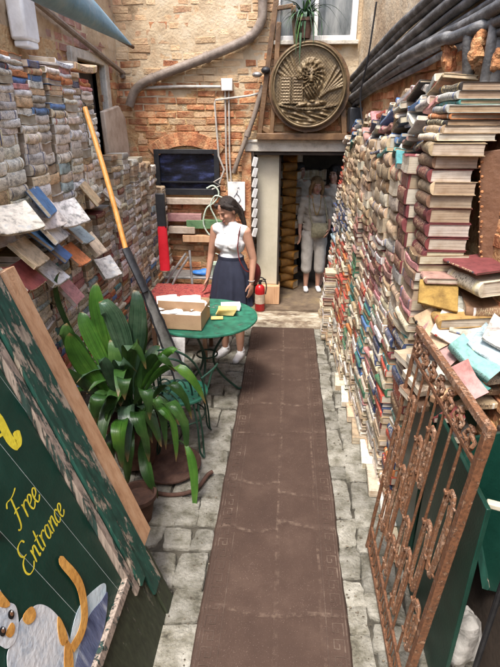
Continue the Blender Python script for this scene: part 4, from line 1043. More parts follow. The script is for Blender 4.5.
for b in own:
    C,Pg=book_geo(b['w'],b['d'],b['t'],b['col'],b['page'],random.Random(b['seed']),b['style'],1,b['sag'])
    place(b,C,Pg)
    cm='photo' if b['photo'] else 'cover'
    nm='book' if b['cat']=='book' else 'magazine'
    if b['big'] or score(b)>420:
        t=thing(nm,b['P'],b['label'],b['cat'],b['group'])
        C.obj('cover',cm,t,auto=True);Pg.obj('pages','pages',t,smooth=False)
    else:
        n0=len(C.v);C.v+=Pg.v;C.f+=[[i+n0 for i in f] for f in Pg.f];C.m+=[1]*len(Pg.f);C.c+=Pg.c;C.uv+=Pg.uv
        tag(C.obj(nm,[cm,'pages'],None,b['P']),b['label'],b['cat'],b['group'])
for b in rest:
    C,Pg=book_geo(b['w'],b['d'],b['t'],b['col'],b['page'],random.Random(b['seed']),b['style'],0,b['sag'])
    place(b,C,Pg);cm=2 if b['photo'] else 0
    for m,k in ((C,cm),(Pg,1)):
        n0=len(pile.v);pile.v+=m.v;pile.f+=[[i+n0 for i in f] for f in m.f];pile.m+=[k]*len(m.f);pile.c+=m.c;pile.uv+=m.uv
tag(pile.obj('book_piles',['cover','pages','photo']),'hundreds more worn books packed into the piles along both walls and inside the shop','books',kind='stuff')
# ================================================================== PAINTED BOARD ON THE LEFT
SK=.333;SN=Vector((1,0,SK)).normalized();SU=Vector((-SK,0,1)).normalized();SO=Vector((-.55,0,0))
def sp(s,t,o=0): return SO+Vector((0,s,0))+SU*t+SN*o
t=thing('painted_board',(-.6,1.2,0),'dark green painted board reading Free Entrance in a peeling wooden frame','sign board')
def sbox(s0,s1,t0,t1,o0,o1,name,mat,parent=None,bev=.003,wob=0,mb=None):
    own_=mb is None;mb=mb or MB();n=14
    if wob:
        a=[];
        for k in range(n+1): a.append((s1+wob*nz((k*.9,s1*9,1)),t0+(t1-t0)*k/n))
        for k in range(n,-1,-1): a.append((s0+wob*nz((k*.9,s0*9,5)),t0+(t1-t0)*k/n))
        mb.prism([sp(p[0],p[1],o0) for p in a],SN*(o1-o0))
    else: mb.prism([sp(s0,t0,o0),sp(s1,t0,o0),sp(s1,t1,o0),sp(s0,t1,o0)],SN*(o1-o0))
    return mb.obj(name,mat,parent or t,bev=bev) if own_ else mb
face=sbox(-.2,1.585,.405,2.3,-.03,-.015,'board','green')
mb=MB()
for s in (1.03,1.215,1.40,1.55): mb.box2((0,0,0),(0,0,0))
mb=MB()
for s,w in ((.88,.0012),(1.10,.0015),(1.33,.0015),(1.53,.0012)):
    mb.prism([sp(s+.20,.42,-.0149),sp(s+.20+w,.42,-.0149),sp(s+w,1.7,-.0149),sp(s,1.7,-.0149)],SN*.0006)
mb.obj('board_joint','chalk',face,smooth=False)
sbox(1.588,1.632,.30,2.2,-.035,.012,'inner_molding','peelpink',wob=.004)
sbox(1.640,1.70,.30,2.2,-.04,.022,'stile','peelgreen',wob=.004)
sbox(1.703,1.812,.16,2.2,-.04,.014,'stile','peelgreen',wob=.005)
sbox(1.815,1.94,.36,1.83,-.05,.005,'edge_plank','tanwood',wob=.002)
sbox(.2,1.72,.0,.395,-.05,.0,'kick_plank','moss',wob=.004)
sbox(.2,1.68,.375,.415,-.03,.012,'bottom_rail','peelpink')
sbox(1.722,1.83,.0,.36,-.05,.012,'post_foot','moss',wob=.004)
# lettering in hand-painted script: strokes as (s,t) polylines
PO=-.0135
def stroke(mb,pts,w0,w1=None,o=PO,k=5):
    P=smoothline([sp(a,b,o) for a,b in pts],k);N=len(P);vs=[]
    for i,p in enumerate(P):
        d=(P[min(i+1,N-1)]-P[max(i-1,0)]).normalized();sd=SN.cross(d).normalized()
        # broad-nib look: thicker on the downstrokes
        f=abs(d.dot(SU));ww=(w0*(.45+.75*f))*(1 if 0<i<N-1 else .4)
        vs+=[p-SN*.001-sd*ww/2,p-SN*.001+sd*ww/2,p+sd*ww/2-SN*.0007,p-sd*ww/2-SN*.0007]
    fs=[]
    for i in range(N-1):
        a=i*4;b=a+4
        fs+=[(a,a+1,b+1,b),(a+1,a+2,b+2,b+1),(a+2,a+3,b+3,b+2),(a+3,a,b,b+3)]
    mb.add(vs,fs)
GL={'F':([[(.25,1.0),(.22,.55),(.16,.12),(.05,-.02),(-.06,.05)],[(-.08,.86),(.02,1.0),(.25,.98),(.45,1.02),(.62,1.1)],[(.1,.52),(.25,.56),(.42,.52)]],.52),
 'r':([[(.0,.5),(.06,.42),(.05,.0)],[(.05,.3),(.14,.46),(.26,.5),(.3,.42)]],.32),
 'e':([[(.02,.22),(.2,.3),(.24,.44),(.14,.52),(.03,.38),(.03,.16),(.12,.0),(.24,.04),(.32,.14)]],.33),
 'E':([[(.5,.9),(.4,1.04),(.16,1.0),(.1,.78),(.2,.6),(.36,.56)],[(.26,.58),(.06,.46),(.0,.2),(.12,.0),(.36,-.02),(.52,.14)]],.56),
 'n':([[(.02,.5),(.05,.3),(.04,.0)],[(.05,.28),(.16,.48),(.25,.46),(.27,.2),(.29,.02),(.36,.08)]],.37),
 't':([[(.12,.85),(.1,.3),(.14,.02),(.24,.05)],[(-.03,.54),(.24,.58)]],.26),
 'a':([[(.26,.42),(.14,.5),(.03,.34),(.04,.1),(.14,.02),(.25,.16),(.27,.46),(.27,.12),(.35,.02)]],.38),
 'c':([[(.26,.4),(.17,.5),(.05,.36),(.04,.12),(.14,.0),(.28,.1)]],.3)}
def word(mb,txt,s0,t0,sc_,adv=1.,slant=.12,rise=0):
    x=0
    for ch in txt:
        st,w=GL[ch]
        for q in st: stroke(mb,[(s0+(x+a+slant*b)*sc_*adv,t0+b*sc_+rise*x) for a,b in q],.0062)
        x+=w
mb=MB();word(mb,'Free',1.262,1.045,.108,1.0);word(mb,'Entrance',1.185,.905,.105,1.02);mb.obj('lettering','yel',face,smooth=False)
mb=MB()
stroke(mb,[(1.3,1.33),(1.40,1.43),(1.445,1.40),(1.44,1.31),(1.455,1.265),(1.475,1.275),(1.488,1.31)],.034)
stroke(mb,[(1.36,1.34),(1.40,1.345),(1.445,1.335)],.02)
stroke(mb,[(1.25,1.28),(1.30,1.34),(1.36,1.36)],.03);mb.obj('large_letter','yel',face,smooth=False)
def blobp(pts,name,mat,o,par=None,k=5,th=.0012):
    P=smoothline(list(pts)+[pts[0]],k)[:-1] if False else None
    q=[Vector((a,b,0)) for a,b in pts];n=len(q);out=[]
    for i in range(n):
        a,b,c,d=q[i-1],q[i],q[(i+1)%n],q[(i+2)%n]
        for j in range(k):
            u=j/k;out.append(.5*((2*b)+(c-a)*u+(2*a-5*b+4*c-d)*u*u+(3*b-a-3*c+d)*u*u*u))
    mb=MB();mb.prism([sp(p.x,p.y,o) for p in out],SN*th);return mb.obj(name,mat,par or face,smooth=False)
def S2(x,y):
    d=ray(x,y);tt=(-.55-SK*H)/(d.x+SK*d.z);p=Vector((0,0,H))+d*tt;return (p.y,p.z*math.hypot(1,SK))
P2=lambda *a:[S2(*p) for p in a]
blobp(P2((108,583),(96,590),(83,605),(76,625),(72,650),(70,675),(88,675),(98,640),(107,605)),'painted_rock','palebl',PO)
blobp(P2((110,592),(104,600),(92,615),(84,640),(78,675),(96,690),(101,650),(108,620)),'painted_shadow_side','bluepaint',PO+.0012)
cat=blobp(P2((30,612),(40,604),(50,606),(60,615),(68,628),(74,645),(76,665),(70,700),(30,700),(14,680),(10,655),(16,640),(22,622)),'painted_cat_body','catw',PO+.0024)
blobp(P2((2,589),(5,594),(10,601),(17,604),(20,612),(21,625),(18,640),(10,648),(3,645),(-8,638),(-12,620),(-7,606),(-1,600)),'painted_cat_head','catw',PO+.0036)
blobp(P2((1,590),(6,595),(12,603),(9,607),(2,606),(-2,600)),'painted_ear','cato',PO+.005)
blobp(P2((17,626),(14,622),(10,628),(8,634),(12,637),(16,633)),'painted_muzzle','cato',PO+.005)
for e in ((13,614),(4.5,631)):
    blobp([( S2(*e)[0]+.013*math.cos(a),S2(*e)[1]+.015*math.sin(a)) for a in [k*PI/4 for k in range(8)]],'painted_eye','ink',PO+.0062,k=2)
    blobp([( S2(*e)[0]+.002+.006*math.cos(a),S2(*e)[1]+.007*math.sin(a)) for a in [k*PI/4 for k in range(8)]],'painted_iris','leather',PO+.0075,k=2)
    blobp([( S2(*e)[0]+.006+.003*math.cos(a),S2(*e)[1]+.006+.003*math.sin(a)) for a in [k*PI/4 for k in range(8)]],'painted_glint','paper',PO+.0088,k=2)
blobp(P2((27,612),(34,606),(38,613),(36,620),(30,624),(25,619)),'painted_patch','cato',PO+.005)
blobp(P2((60,616),(66,625),(70,640),(64,645),(60,632)),'painted_patch','cato',PO+.005)
blobp(P2((68,640),(74,648),(75,672),(68,678),(66,660)),'painted_patch','cato',PO+.005)
# tail as a tapered ribbon
mb=MB();tl=smoothline([sp(*S2(*p),PO+.0065) for p in ((61,557),(66,564),(74,573),(81,584),(85,600),(86,618),(82,634),(74,648))],4)
vs=[];N=len(tl)
for i,p in enumerate(tl):
    d=(tl[min(i+1,N-1)]-tl[max(i-1,0)]).normalized();sd=SN.cross(d);ww=(.017+.006*math.sin(PI*i/N))*(1 if i>1 else .35+.35*i)
    vs+=[p-sd*ww,p+sd*ww,p+sd*ww+SN*.001,p-sd*ww+SN*.001]
fs=[]
for i in range(N-1):
    a=i*4;b=a+4;fs+=[(a,a+1,b+1,b),(a+1,a+2,b+2,b+1),(a+2,a+3,b+3,b+2),(a+3,a,b,b+3)]
mb.add(vs,fs);mb.obj('painted_tail','cato',face,smooth=False)
mb=MB();mb.lathe([(.0,0),(.012,0),(.012,.008),(0,.012)],sp(*S2(0,534),-.015),16,0,None,SN.to_track_quat('Z','Y').to_matrix());mb.obj('bolt','black',face)
V3=lambda a,b,c:Vector((a,b,c))
# ================================================================== IRON GATE
Gd=Vector((.12,0,1.38));GL_=Gd.length;Gu=Gd.normalized();Gn=Vector((0,1,0)).cross(Gu).normalized()
def gp(s,t,o=0): return Vector((.52,2.235-s,.0))+Gu*t+Gn*o+Vector((0,0,.0))
t=thing('iron_gate',(.52,1.8,0),'rusty wrought iron gate section with scrolls leaning beside the books','gate')
GW=.84;Tt=1.385
def bar(a,b,w,dd,name,mat='rust',mb=None,n=None):
    own_=mb is None;mb=mb or MB()
    a=Vector(a);b=Vector(b);n=n or max(6,int((b-a).length/.06));d=(b-a).normalized();sd=d.cross(Gn).normalized()
    vs=[]
    for i in range(n+1):
        p=a.lerp(b,i/n);j=.0016
        q=Vector((nz((p.y*20,p.z*20,1)),nz((p.y*20,p.z*20,5)),nz((p.y*20,p.z*20,9))))*j
        vs+=[p-sd*w/2-Gn*dd/2+q,p+sd*w/2-Gn*dd/2+q,p+sd*w/2+Gn*dd/2+q,p-sd*w/2+Gn*dd/2+q]
    fs=[(0,1,2,3),(4*n+3,4*n+2,4*n+1,4*n)]
    for i in range(n):
        for k in range(4): fs.append((4*i+k,4*i+4+k,4*i+4+(k+1)%4,4*i+(k+1)%4))
    mb.add(vs,fs)
    return mb.obj(name,mat,t,bev=.002) if own_ else mb
# leaning frame
bar(gp(-.015,Tt+.0),gp(GW+.06,Tt+.035),.028,.028,'top_rail','rust2')
bar(gp(.0,Tt-.13),gp(GW+.03,Tt-.11),.018,.012,'upper_rail')
bar(gp(.01,.035),gp(GW+.03,.035),.022,.014,'bottom_rail')
bar(gp(.01,.15),gp(GW+.03,.15),.022,.014,'lower_rail')
bar(gp(.0,.0),gp(.0,Tt-.01),.02,.016,'far_stile')
bar(gp(GW+.045,-.0),gp(GW+.045,Tt+.02),.032,.03,'near_stile')
for k in range(1,8):
    s=k*GW/8;bar(gp(s,.15),gp(s,Tt-.12),.010,.010,'upright')
def loop(mb,s,t0,t1,w,o=0,twist=True,r=.0065):
    pts=[];n=26
    for i in range(n+1):
        a=-PI*.5+2*PI*i/n*.93
        pts.append(gp(s+w*math.cos(a)*(1.0),(t0+t1)/2+(t1-t0)/2*max(-1,min(1,math.sin(a)*1.15)),o))
    mb.tube(pts,r,6,sq=1.6)
def beads(mb,s,t0,t1,o=0):
    # barley-twist core of small knots
    n=int((t1-t0)/.018)
    for i in range(n):
        z=t0+(t1-t0)*i/n;mb.ball(gp(s+.005*math.sin(i*2.1),z,o+.005*math.cos(i*2.1)),(.0055,.005,.010),6)
    mb.tube([gp(s,t0,o),gp(s,t1,o)],.006,6)
rg_=random.Random(2)
spans=[(.15,.32),(.36,.62),(.50,.80),(.66,.98),(.84,1.12),(.98,1.2)]
for k in range(8):
    s=(k+.5)*GW/8
    L=[[(.50,.86)],[(.30,.52),(.72,1.10)],[(.34,.78)],[(.22,.44),(.62,1.02)],[(.40,.66),(.86,1.14)],[(.22,.58)],[(.50,.84)],[(.28,.52),(.70,1.08)]][k]
    for a,b in L:
        mb=MB();loop(mb,s,a,b,.036,r=.0078)
        if (k+int(a*10))%3==0: beads(mb,s,a+.03,b-.06)
        else: mb.tube([gp(s,a),gp(s+.01,a+.05),gp(s+.012,b-.1),gp(s,b-.05)],.005,6)
        for z in (a+.03,b-.03): mb.box(gp(s-.05,z),(.02,.022,.012));mb.tube([gp(s-.05,z),gp(s+.05,z)],.0045,6)
        mb.obj('scroll_work','rust2',t)
for k in range(7):
    s=(k+.5)*GW/7;mb=MB();z0,z1=Tt-.118,Tt-.012
    # curled leaf between the two top rails
    for sg in (-1,1):
        pts=[gp(s,z0)]+[gp(s+sg*(.018+.022*math.sin(a*1.4)),z0+.02+.07*a/PI*1.0,.004*math.sin(a*5)) for a in [PI*i/10 for i in range(1,11)]]+[gp(s+sg*.018,z1-.02),gp(s+sg*.008,z1-.035)]
        mb.tube(pts,[.007]*3+[.008]*(len(pts)-3),6)
    beads(mb,s,z0,z1-.02)
    for i in range(7): mb.ball(gp(s+rg_.uniform(-.03,.03),z0+rg_.uniform(.01,.07),rg_.uniform(-.01,.01)),(.006,.005,.009),6)
    mb.obj('curled_leaf','rust2',t)
mb=MB()
for i in range(12):
    s=.035+i*GW/12;pts=[gp(s+.02*math.cos(a),.092+.045*math.sin(a)) for a in [2*PI*k/14 for k in range(15)]];mb.tube(pts,.005,6)
mb.obj('ring_band','rust',t)
# ================================================================== GREEN CRATE OF MAGAZINES ON THE RIGHT
A=Vector((.71,2.04,0));B=Vector((1.32,2.53,0));du=(B-A).normalized();dn=Vector((-du.y,du.x,0))
t=thing('green_crate',(1.0,2.3,0),'dark green wooden crate with a bare rim, heaped with magazines behind the gate','crate')
mb=MB();mb.prism([A,B,B+dn*.02,A+dn*.02],(0,0,1.10));mb.obj('front_panel','green',t,bev=.003)
mb=MB();mb.prism([A+dn*.022,A+dn*.022+Vector((.02,0,0)),A+Vector((.02,.40,0)),A+Vector((.0,.40,0))],(0,0,1.08));mb.obj('side_panel','green',t,bev=.003)
a=A-dn*.012-du*.02;mb=MB();mb.prism([a+Vector((0,0,1.10)),a+du*.83+Vector((0,0,1.10)),a+du*.83+dn*.04+Vector((0,0,1.10)),a+dn*.04+Vector((0,0,1.10))],(0,0,.03));mb.obj('rim','tanwood',t,bev=.004)
mb=MB();mb.prism([A+dn*.03+du*.03,B+dn*.03,B+Vector((0,.3,0)),A+Vector((.03,.38,0))],(0,0,1.02));mb.obj('bottom_board','dark',t)
# lower door leaning near the gate: peeling stile, handle, sack, bar
t=thing('green_door',(.78,1.5,0),'dark green door with a peeling edge and pale handle, leaning behind the gate','door')
def dp(px,py,Y): return aY(px,py,Y)
q0=Vector((.70,1.52,0));q1=Vector((.60,1.75,0))
mb=MB();a=dp(466,470,1.72);b=dp(500,500,1.55)
P=[dp(462,440,1.80),dp(520,430,1.66),dp(530,600,1.52),dp(487,590,1.62),dp(476,520,1.72)]
mb.prism(P,(.012,.02,0));mb.obj('door_panel','green',t,bev=.002)
mb=MB();pts=[dp(463,438,1.79),dp(470,470,1.76),dp(476,520,1.71),dp(486,588,1.61)]
mb.tube(pts,.016,4);mb.obj('peeling_edge','peelgreen',t)
mb=MB();a=dp(494,505,1.48);mb.box(a,(.05,.03,.024),Matrix.Rotation(R(-20),3,'Z'));mb.obj('handle','cream',t,bev=.005)
mb=MB();mb.prism([V3(.70,1.40,.0),V3(.70,2.01,.0),V3(.715,2.01,1.06),V3(.715,1.40,1.06)],(.018,0,0));tag(mb.obj('green_shutter','green',bev=.003),'dark green shutter standing on the paving right behind the gate bars','shutter')
mb=MB();mb.prism([V3(.98,.85,.0),V3(.90,2.0,.0),V3(.98,2.0,1.02),V3(1.04,.85,1.02)],(.02,0,0));tag(mb.obj('dark_filler_board','dark',bev=.004),'dark brown board leaning on the brick wall behind the cloth sack','board')  # dark filler added to cover brick and floor in this dark corner
mb=MB();a=dp(520,530,1.35);b=dp(471,680,1.35);mb.tube([a,b],.011,8);tag(mb.obj('black_bar','black'),'thin black metal bar leaning across the bottom right corner','bar')
mb=MB();c=Vector((.82,1.60,.15));mb.ball(c,(.085,.09,.15),36)
mb.v=[tuple(Vector(v)+(Vector(v)-c)*(.7*nz(Vector(v)*9)+.3*nz(Vector(v)*24))+Vector((0,0,.02))) for v in mb.v]
tag(mb.obj('canvas_sack','silver'),'rumpled white and grey cloth sack on the ground by the green door','sack')
# things heaped in and above the crate
rz=random.Random(8)
def loosebook(px,py,Yd,X,Yv,w,d,t_,c,lab,photo=False,style='hard',sag=0,cat='magazine'):
    P=aY(px,py,Yd);X=Vector(X).normalized()
    b=dict(P=P,X=X,Y=Vector(Yv).normalized(),w=w,d=d,t=t_,flip=False)
    Z=X.cross(b['Y']).normalized();b['Z']=Z;b['Y']=Z.cross(X).normalized()
    C,Pg=book_geo(w,d,t_,rg(PAL[c],rz,.05) if isinstance(c,str) else c,(.6,.53,.42,1),random.Random(px),style,1,sag);place(b,C,Pg)
    tt=thing('book' if cat=='book' else 'magazine',P,lab,cat);C.obj('cover','photo' if photo else 'cover',tt);Pg.obj('pages','pages',tt,smooth=False)
loosebook(430,318,2.38,(.1,-1,-.1),(1,.1,.05),.24,.3,.05,'mustard','mustard yellow cloth-bound book propped under the near hardbacks',cat='book')
mb=MB();a=[aY(418,302,2.36),aY(420,279,2.42),aY(459,281,2.42),aY(458,312,2.30)];mb.prism([a[0],a[3],a[2],a[1]],(0,.012,-.012));tag(mb.obj('mustard_board','mustard',bev=.003),'mustard cloth cover standing under the near hardback stack','book cover')
loosebook(420,277,2.50,(0,-1,0),(1,0,.0),.22,.24,.03,'dusty rose','dusty rose book lying flat between the hardbacks and the mustard cover',cat='book')
loosebook(463,290,2.36,(.35,-1,0),(1,.35,.03),.24,.3,.075,'cream','thick book of yellowed pages under the burgundy cover on the right',cat='book')
loosebook(459,268,2.36,(.35,-1,0),(1,.35,.05),.25,.34,.012,'maroon','open burgundy cover lying on top of the thick yellowed book',cat='book')
def heap(px,py,Yd,ang,w,d,t_,c,lab,photo=False,sag=.01,cat='magazine',pitch=38,style='soft'):
    e1=Vector((1,0,0));e2=Vector((0,math.cos(R(pitch)),math.sin(R(pitch))));a=R(ang)
    loosebook(px,py,Yd,e1*math.cos(a)+e2*math.sin(a),e2*math.cos(a)-e1*math.sin(a),w,d,t_,c,lab,photo,style,sag,cat)
heap(496,322,2.3,-4,.3,.2,.07,'brown','brown box-like volume under the magazines at the right edge',False,0,'book',12,'hard')
heap(476,338,2.25,-12,.26,.2,.02,'grey','pale grey magazine behind the white one on the heap',True,.02,pitch=42)
heap(455,345,2.22,-28,.25,.19,.016,'white','white magazine with a red and black picture sliding down the heap',True,.02,pitch=45)
heap(431,352,2.24,-45,.22,.13,.03,'dusty rose','dusty rose paperback leaning against the gate top',False,.015,'book',40)
heap(424,335,2.3,-60,.2,.12,.03,'tan','tan paperback behind the dusty rose one by the gate top',False,.015,'book',45)
heap(466,366,2.12,-50,.23,.09,.045,(.2,.4,.36,1),'rolled sea green magazine slanting above the crate rim',False,.02,pitch=35)
heap(488,362,2.12,-42,.24,.15,.04,'pale blue','second pale blue magazine further right, above the crate rim',True,.025,pitch=35)
heap(505,350,2.12,-30,.22,.15,.02,'white','white leaflet bundle over the pale blue magazines',True,.02,pitch=35)
heap(457,386,2.06,-62,.17,.09,.045,'pink','pink magazine with a dark square standing at the crate corner',False,.02,pitch=50)
heap(468,388,2.07,-55,.12,.06,.04,'teal','small teal roll of paper behind the pink magazine',False,.02,pitch=40)
for k in range(10):
    P=Vector((.74+.19*(k%2),2.10+.02*(k%3)+(.19 if k%4>1 else 0),1.02+.035*(k//2)))
    c_=['brown','tan','maroon','grey','cream'][k%5];q=proj(P)
    loosebook(q[0],q[1],P.y,(1,.3-.1*(k%3),0),(-.3,1,.06),.2,.2,.034,c_,'%s book lying flat in the crate under the heap, layer %s %s side'%(c_,WORD[k//2+1],'right' if k%2 else 'left'),False,'soft',0,'book')
for k in range(7):
    loosebook([430,437,444,425,436,446,455][k],[410,430,455,440,475,490,500][k],[2.14,2.1,2.05,2.2,2.1,2.0,1.98][k],(.05*k-.1,-1,0),(1,0,.1),.22,.14,.03+.008*(k%3),['maroon','black','maroon','grey','teal','cream','navy'][k],'%s book seen through the gate bars, %s from the top'%(['dark red','black','maroon','grey','teal','cream','navy'][k],WORD[k+1]),False,'soft',0,'book')
mb=MB();a=[aY(480,152,2.56),aY(512,148,2.5),aY(516,268,2.42),aY(478,266,2.5)];mb.prism(a,(.02,.03,0));tag(mb.obj('brown_board','leather',bev=.004),'tall brown board standing behind the near hardback stack','board')
t=thing('bead_fringe',aY(481,200,2.7),'string of orange brown beads hanging between the hardbacks and the board','bead string')
mb=MB()
for k in range(22):
    p=aY(480.5+1.5*math.sin(k*2),157+k*5,2.49);mb.ball(p,.005+.003*((k*5)%3)/2,8)
mb.obj('beads','foam',t)
# ================================================================== GREEN TABLE AND WHAT STANDS ON IT
TC=Vector((-.665,3.92,0));TR=.435
t=thing('garden_table',TC,'round green metal garden table with a chipped top beside the runner','table')
mb=MB();mb.lathe([(0,.735),(TR-.01,.735),(TR,.738),(TR+.006,.745),(TR+.004,.757),(TR-.01,.76),(TR-.02,.754),(0,.754)],TC,72);mb.obj('table_top',peel('chipped_green_enamel',(.016,.12,.07),(.16,.2,.15),6,.60),t)
for k in range(3):
    a=R(20+120*k);d=Vector((math.cos(a),math.sin(a),0))
    mb=MB();mb.tube(smoothline([TC+d*.30+Vector((0,0,.735)),TC+d*.2+Vector((0,0,.62)),TC+d*.06+Vector((0,0,.4)),TC+d*.10+Vector((0,0,.22)),TC+d*.26+Vector((0,0,.03)),TC+d*.31+Vector((0,0,.012))],5),.011,8);mb.obj('leg','irongreen',t)
mb=MB();mb.tube([TC+Vector((.09*math.cos(a),.09*math.sin(a),.4)) for a in [2*PI*k/20 for k in range(20)]],.008,6,closed=True);mb.obj('ring','irongreen',t)
# cardboard tray
t=thing('cardboard_box',(-.82,3.78,.76),'open cardboard box full of white leaflets on the green table','box')
b0=Vector((-.835,3.76,.762));Tz=Matrix.Rotation(R(-4),3,'Z')
def bb(x0,y0,z0,x1,y1,z1,name,mat,par=t,mbx=None):
    mb=MB();mb.box(b0+Tz@Vector(((x0+x1)/2,(y0+y1)/2,(z0+z1)/2)),(x1-x0,y1-y0,z1-z0),Tz);return mb.obj(name,mat,par,bev=.0015)
bx,by,bh=.2,.16,.145
bb(-bx,-by,0,bx,by,.004,'bottom','card');bb(-bx,-by,.004,bx,-by+.004,bh-.02,'side','card');bb(-bx,by-.004,.004,bx,by,bh+.02,'side','card')
bb(-bx,-by+.004,.004,-bx+.004,by-.004,bh,'side','card');bb(bx-.004,-by+.004,.004,bx,by-.004,bh,'side','card')
bb(-bx+.004,.0,.004,bx-.004,.005,bh+.03,'divider','card')
rp_=random.Random(6)
def sheet(c,w,h,rot,tl,name,par,mat='paper',fold=.02,th=.003):
    mb=MB();Tm_=Matrix.Rotation(rot,3,'Z')@Matrix.Rotation(tl,3,'X')
    def f(a,b): 
        x=(a-.5)*w;y=(b-.5)*h;return Vector(c)+Tm_@Vector((x,y,fold*math.sin(a*PI)*(1+.4*math.sin(b*5))+.004*math.sin(a*9+b*7)))
    mb.grid(8,6,f);n=len(mb.v)
    # give it thickness
    up=Tm_@Vector((0,0,th));mb.v+=[tuple(Vector(v)+up) for v in mb.v];F=list(mb.f)
    mb.f=[f_[::-1] for f_ in F]+[[i+n for i in f_] for f_ in F];mb.m*=2;mb.c*=2;mb.uv*=2
    w_=9
    ed=[(i,i+1) for i in range(8)]+[(8+w_*j,8+w_*(j+1)) for j in range(6)]+[(54+i+1,54+i) for i in range(8)][::-1]+[(w_*(j+1),w_*j) for j in range(6)]
    for a,b in ed: mb.f.append([a,b,b+n,a+n]);mb.m.append(0);mb.c.append((1,1,1,1));mb.uv.append(None)
    return mb.obj(name,mat,par)
G6='white leaflets in and around the cardboard box'
sp_=[(-.10,-.08,.085,.1,'flat in the front left of the box'),(.02,-.09,.09,-.2,'in the front middle of the box'),(.10,-.07,.085,.3,'in the front right of the box'),(-.05,-.06,.10,.5,'on top in the front of the box')]
for k,(x,y,z,a,w_) in enumerate(sp_):
    tag(sheet(b0+Vector((x,y,z)),.15,.10,a,rp_.uniform(-.1,.1),'leaflet',None,fold=.012,th=.008),'white leaflet lying '+w_,'leaflet',G6)
sp2=[(-.13,.07,.14,.4,1.0,'sticking up at the back left of the box'),(-.03,.08,.13,-.3,.5,'folded at the back of the box'),(.06,.09,.14,.2,.7,'propped at the back middle of the box'),(.12,.08,.12,.6,.3,'slanting at the back right of the box')]
for k,(x,y,z,a,tl,w_) in enumerate(sp2):
    tag(sheet(b0+Vector((x,y,z)),.17,.12,a,tl,'leaflet',None,fold=.02,th=.004),'white leaflet '+w_,'leaflet',G6)
for k in range(5):
    mb=MB();mb.box((-.50+.004*k,3.98-.003*k,.768+.011*k),(.155,.105,.0105),Matrix.Rotation(R(-6+k*3),3,'Z'));tag(mb.obj('booklet','yellow',bev=.001),'yellow booklet, %s from the bottom of the pile on the table'%WORD[k+1],'booklet','yellow booklets on the table')
mb=MB();mb.box((-.56,3.86,.766),(.1,.06,.008),Matrix.Rotation(R(8),3,'Z'));tag(mb.obj('booklet','yellow',bev=.001),'single yellow booklet lying before the pile by the box','booklet')
for k in range(4):
    mb=MB();mb.box((-.47,4.10-.003*k,.768+.012*k),(.17,.10,.0115),Matrix.Rotation(R(-3+k*4),3,'Z'));tag(mb.obj('leaflet','paper',bev=.001),'white booklet, %s from the bottom of the pile behind the yellow one'%WORD[k+1],'booklet','white booklets on the table')
# back table with red flowered cloth
t=thing('cloth_table',(-.85,4.75,0),'low table under a red flowered cloth behind the green table','table')
mb=MB();mb.box2((-1.35,4.5,.66),(-.74,5.0,.68));mb.obj('table_top','wood',t)
for x,y in ((-1.3,4.55),(-.79,4.55),(-1.3,4.95),(-.79,4.95)):
    mb=MB();mb.box2((x-.02,y-.02,0),(x+.02,y+.02,.66));mb.obj('leg','wood',t)
mb=MB()
def clo(a,b):
    x=-1.38+.66*a;y=4.46+.58*b;e=min(a,1-a,b,1-b)
    return (x,y,.685-(.10 if e<.001 else 0)+.004*nz((x*9,y*9,2)))
mb.grid(24,20,clo);tag(mb.obj('tablecloth','redpattern'),'red flowered cloth over the low table behind the cardboard box','tablecloth')
# long bench below the window with a blue bundle and a basket
t=thing('grey_bench',(-1.15,5.75,0),'grey metal bench under the dark low window','bench')
mb=MB();mb.box2((-1.5,5.58,.56),(-.72,5.9,.585));mb.obj('seat','grey',t,bev=.004)
mb=MB();mb.box2((-1.45,5.62,.25),(-.76,5.86,.265));mb.obj('lower_shelf','grey',t,bev=.004)
for x in (-1.46,-1.1,-.76):
    mb=MB();mb.box2((x-.012,5.6,0),(x+.012,5.62,.56));mb.obj('leg','grey',t)
mb=MB();c=Vector((-1.0,5.70,.615));mb.ball(c,(.085,.06,.035),18);mb.v=[tuple(Vector(v)+(Vector(v)-c)*.6*nz(Vector(v)*14)) for v in mb.v]
tag(mb.obj('blue_bundle','bluething'),'small bright blue plastic bundle on the grey bench','bundle')
t=thing('basket',(-.83,5.72,.585),'pale green woven basket with a hoop handle on the grey bench','basket')
mb=MB();mb.lathe([(.0,0),(.065,0),(.085,.13),(.09,.135),(.08,.13),(.06,.01),(0,.01)],(-.83,5.72,.587),24);mb.obj('body','basket',t)
mb=MB();mb.tube([Vector((-.83+.085*math.cos(a),5.72,.71+.13*math.sin(a))) for a in [PI*k/14 for k in range(15)]],.006,6);mb.obj('handle','basket',t)
# boards stacked flat against the wall under the window
for k,(x0,x1,z0,z1,m,lab) in enumerate(((-1.50,-.86,1.36,1.43,'tancloth','long pale brown board directly below the low window'),(-1.45,-1.02,1.16,1.25,'pinkplank','faded pink board below the low window'),(-1.20,-.72,1.08,1.18,'greenplank','faded green board right of the pink one'),(-1.42,-1.1,1.02,1.10,'tancloth','short pale board under the pink one'),(-1.25,-.8,.92,1.0,'tanwood','tan board under the green one'))):
    mb=MB();mb.box2((x0,5.96-.01*k,z0),(x1,6.03,z1));tag(mb.obj('board',m,bev=.004),lab,'board','boards stacked against the wall under the window')
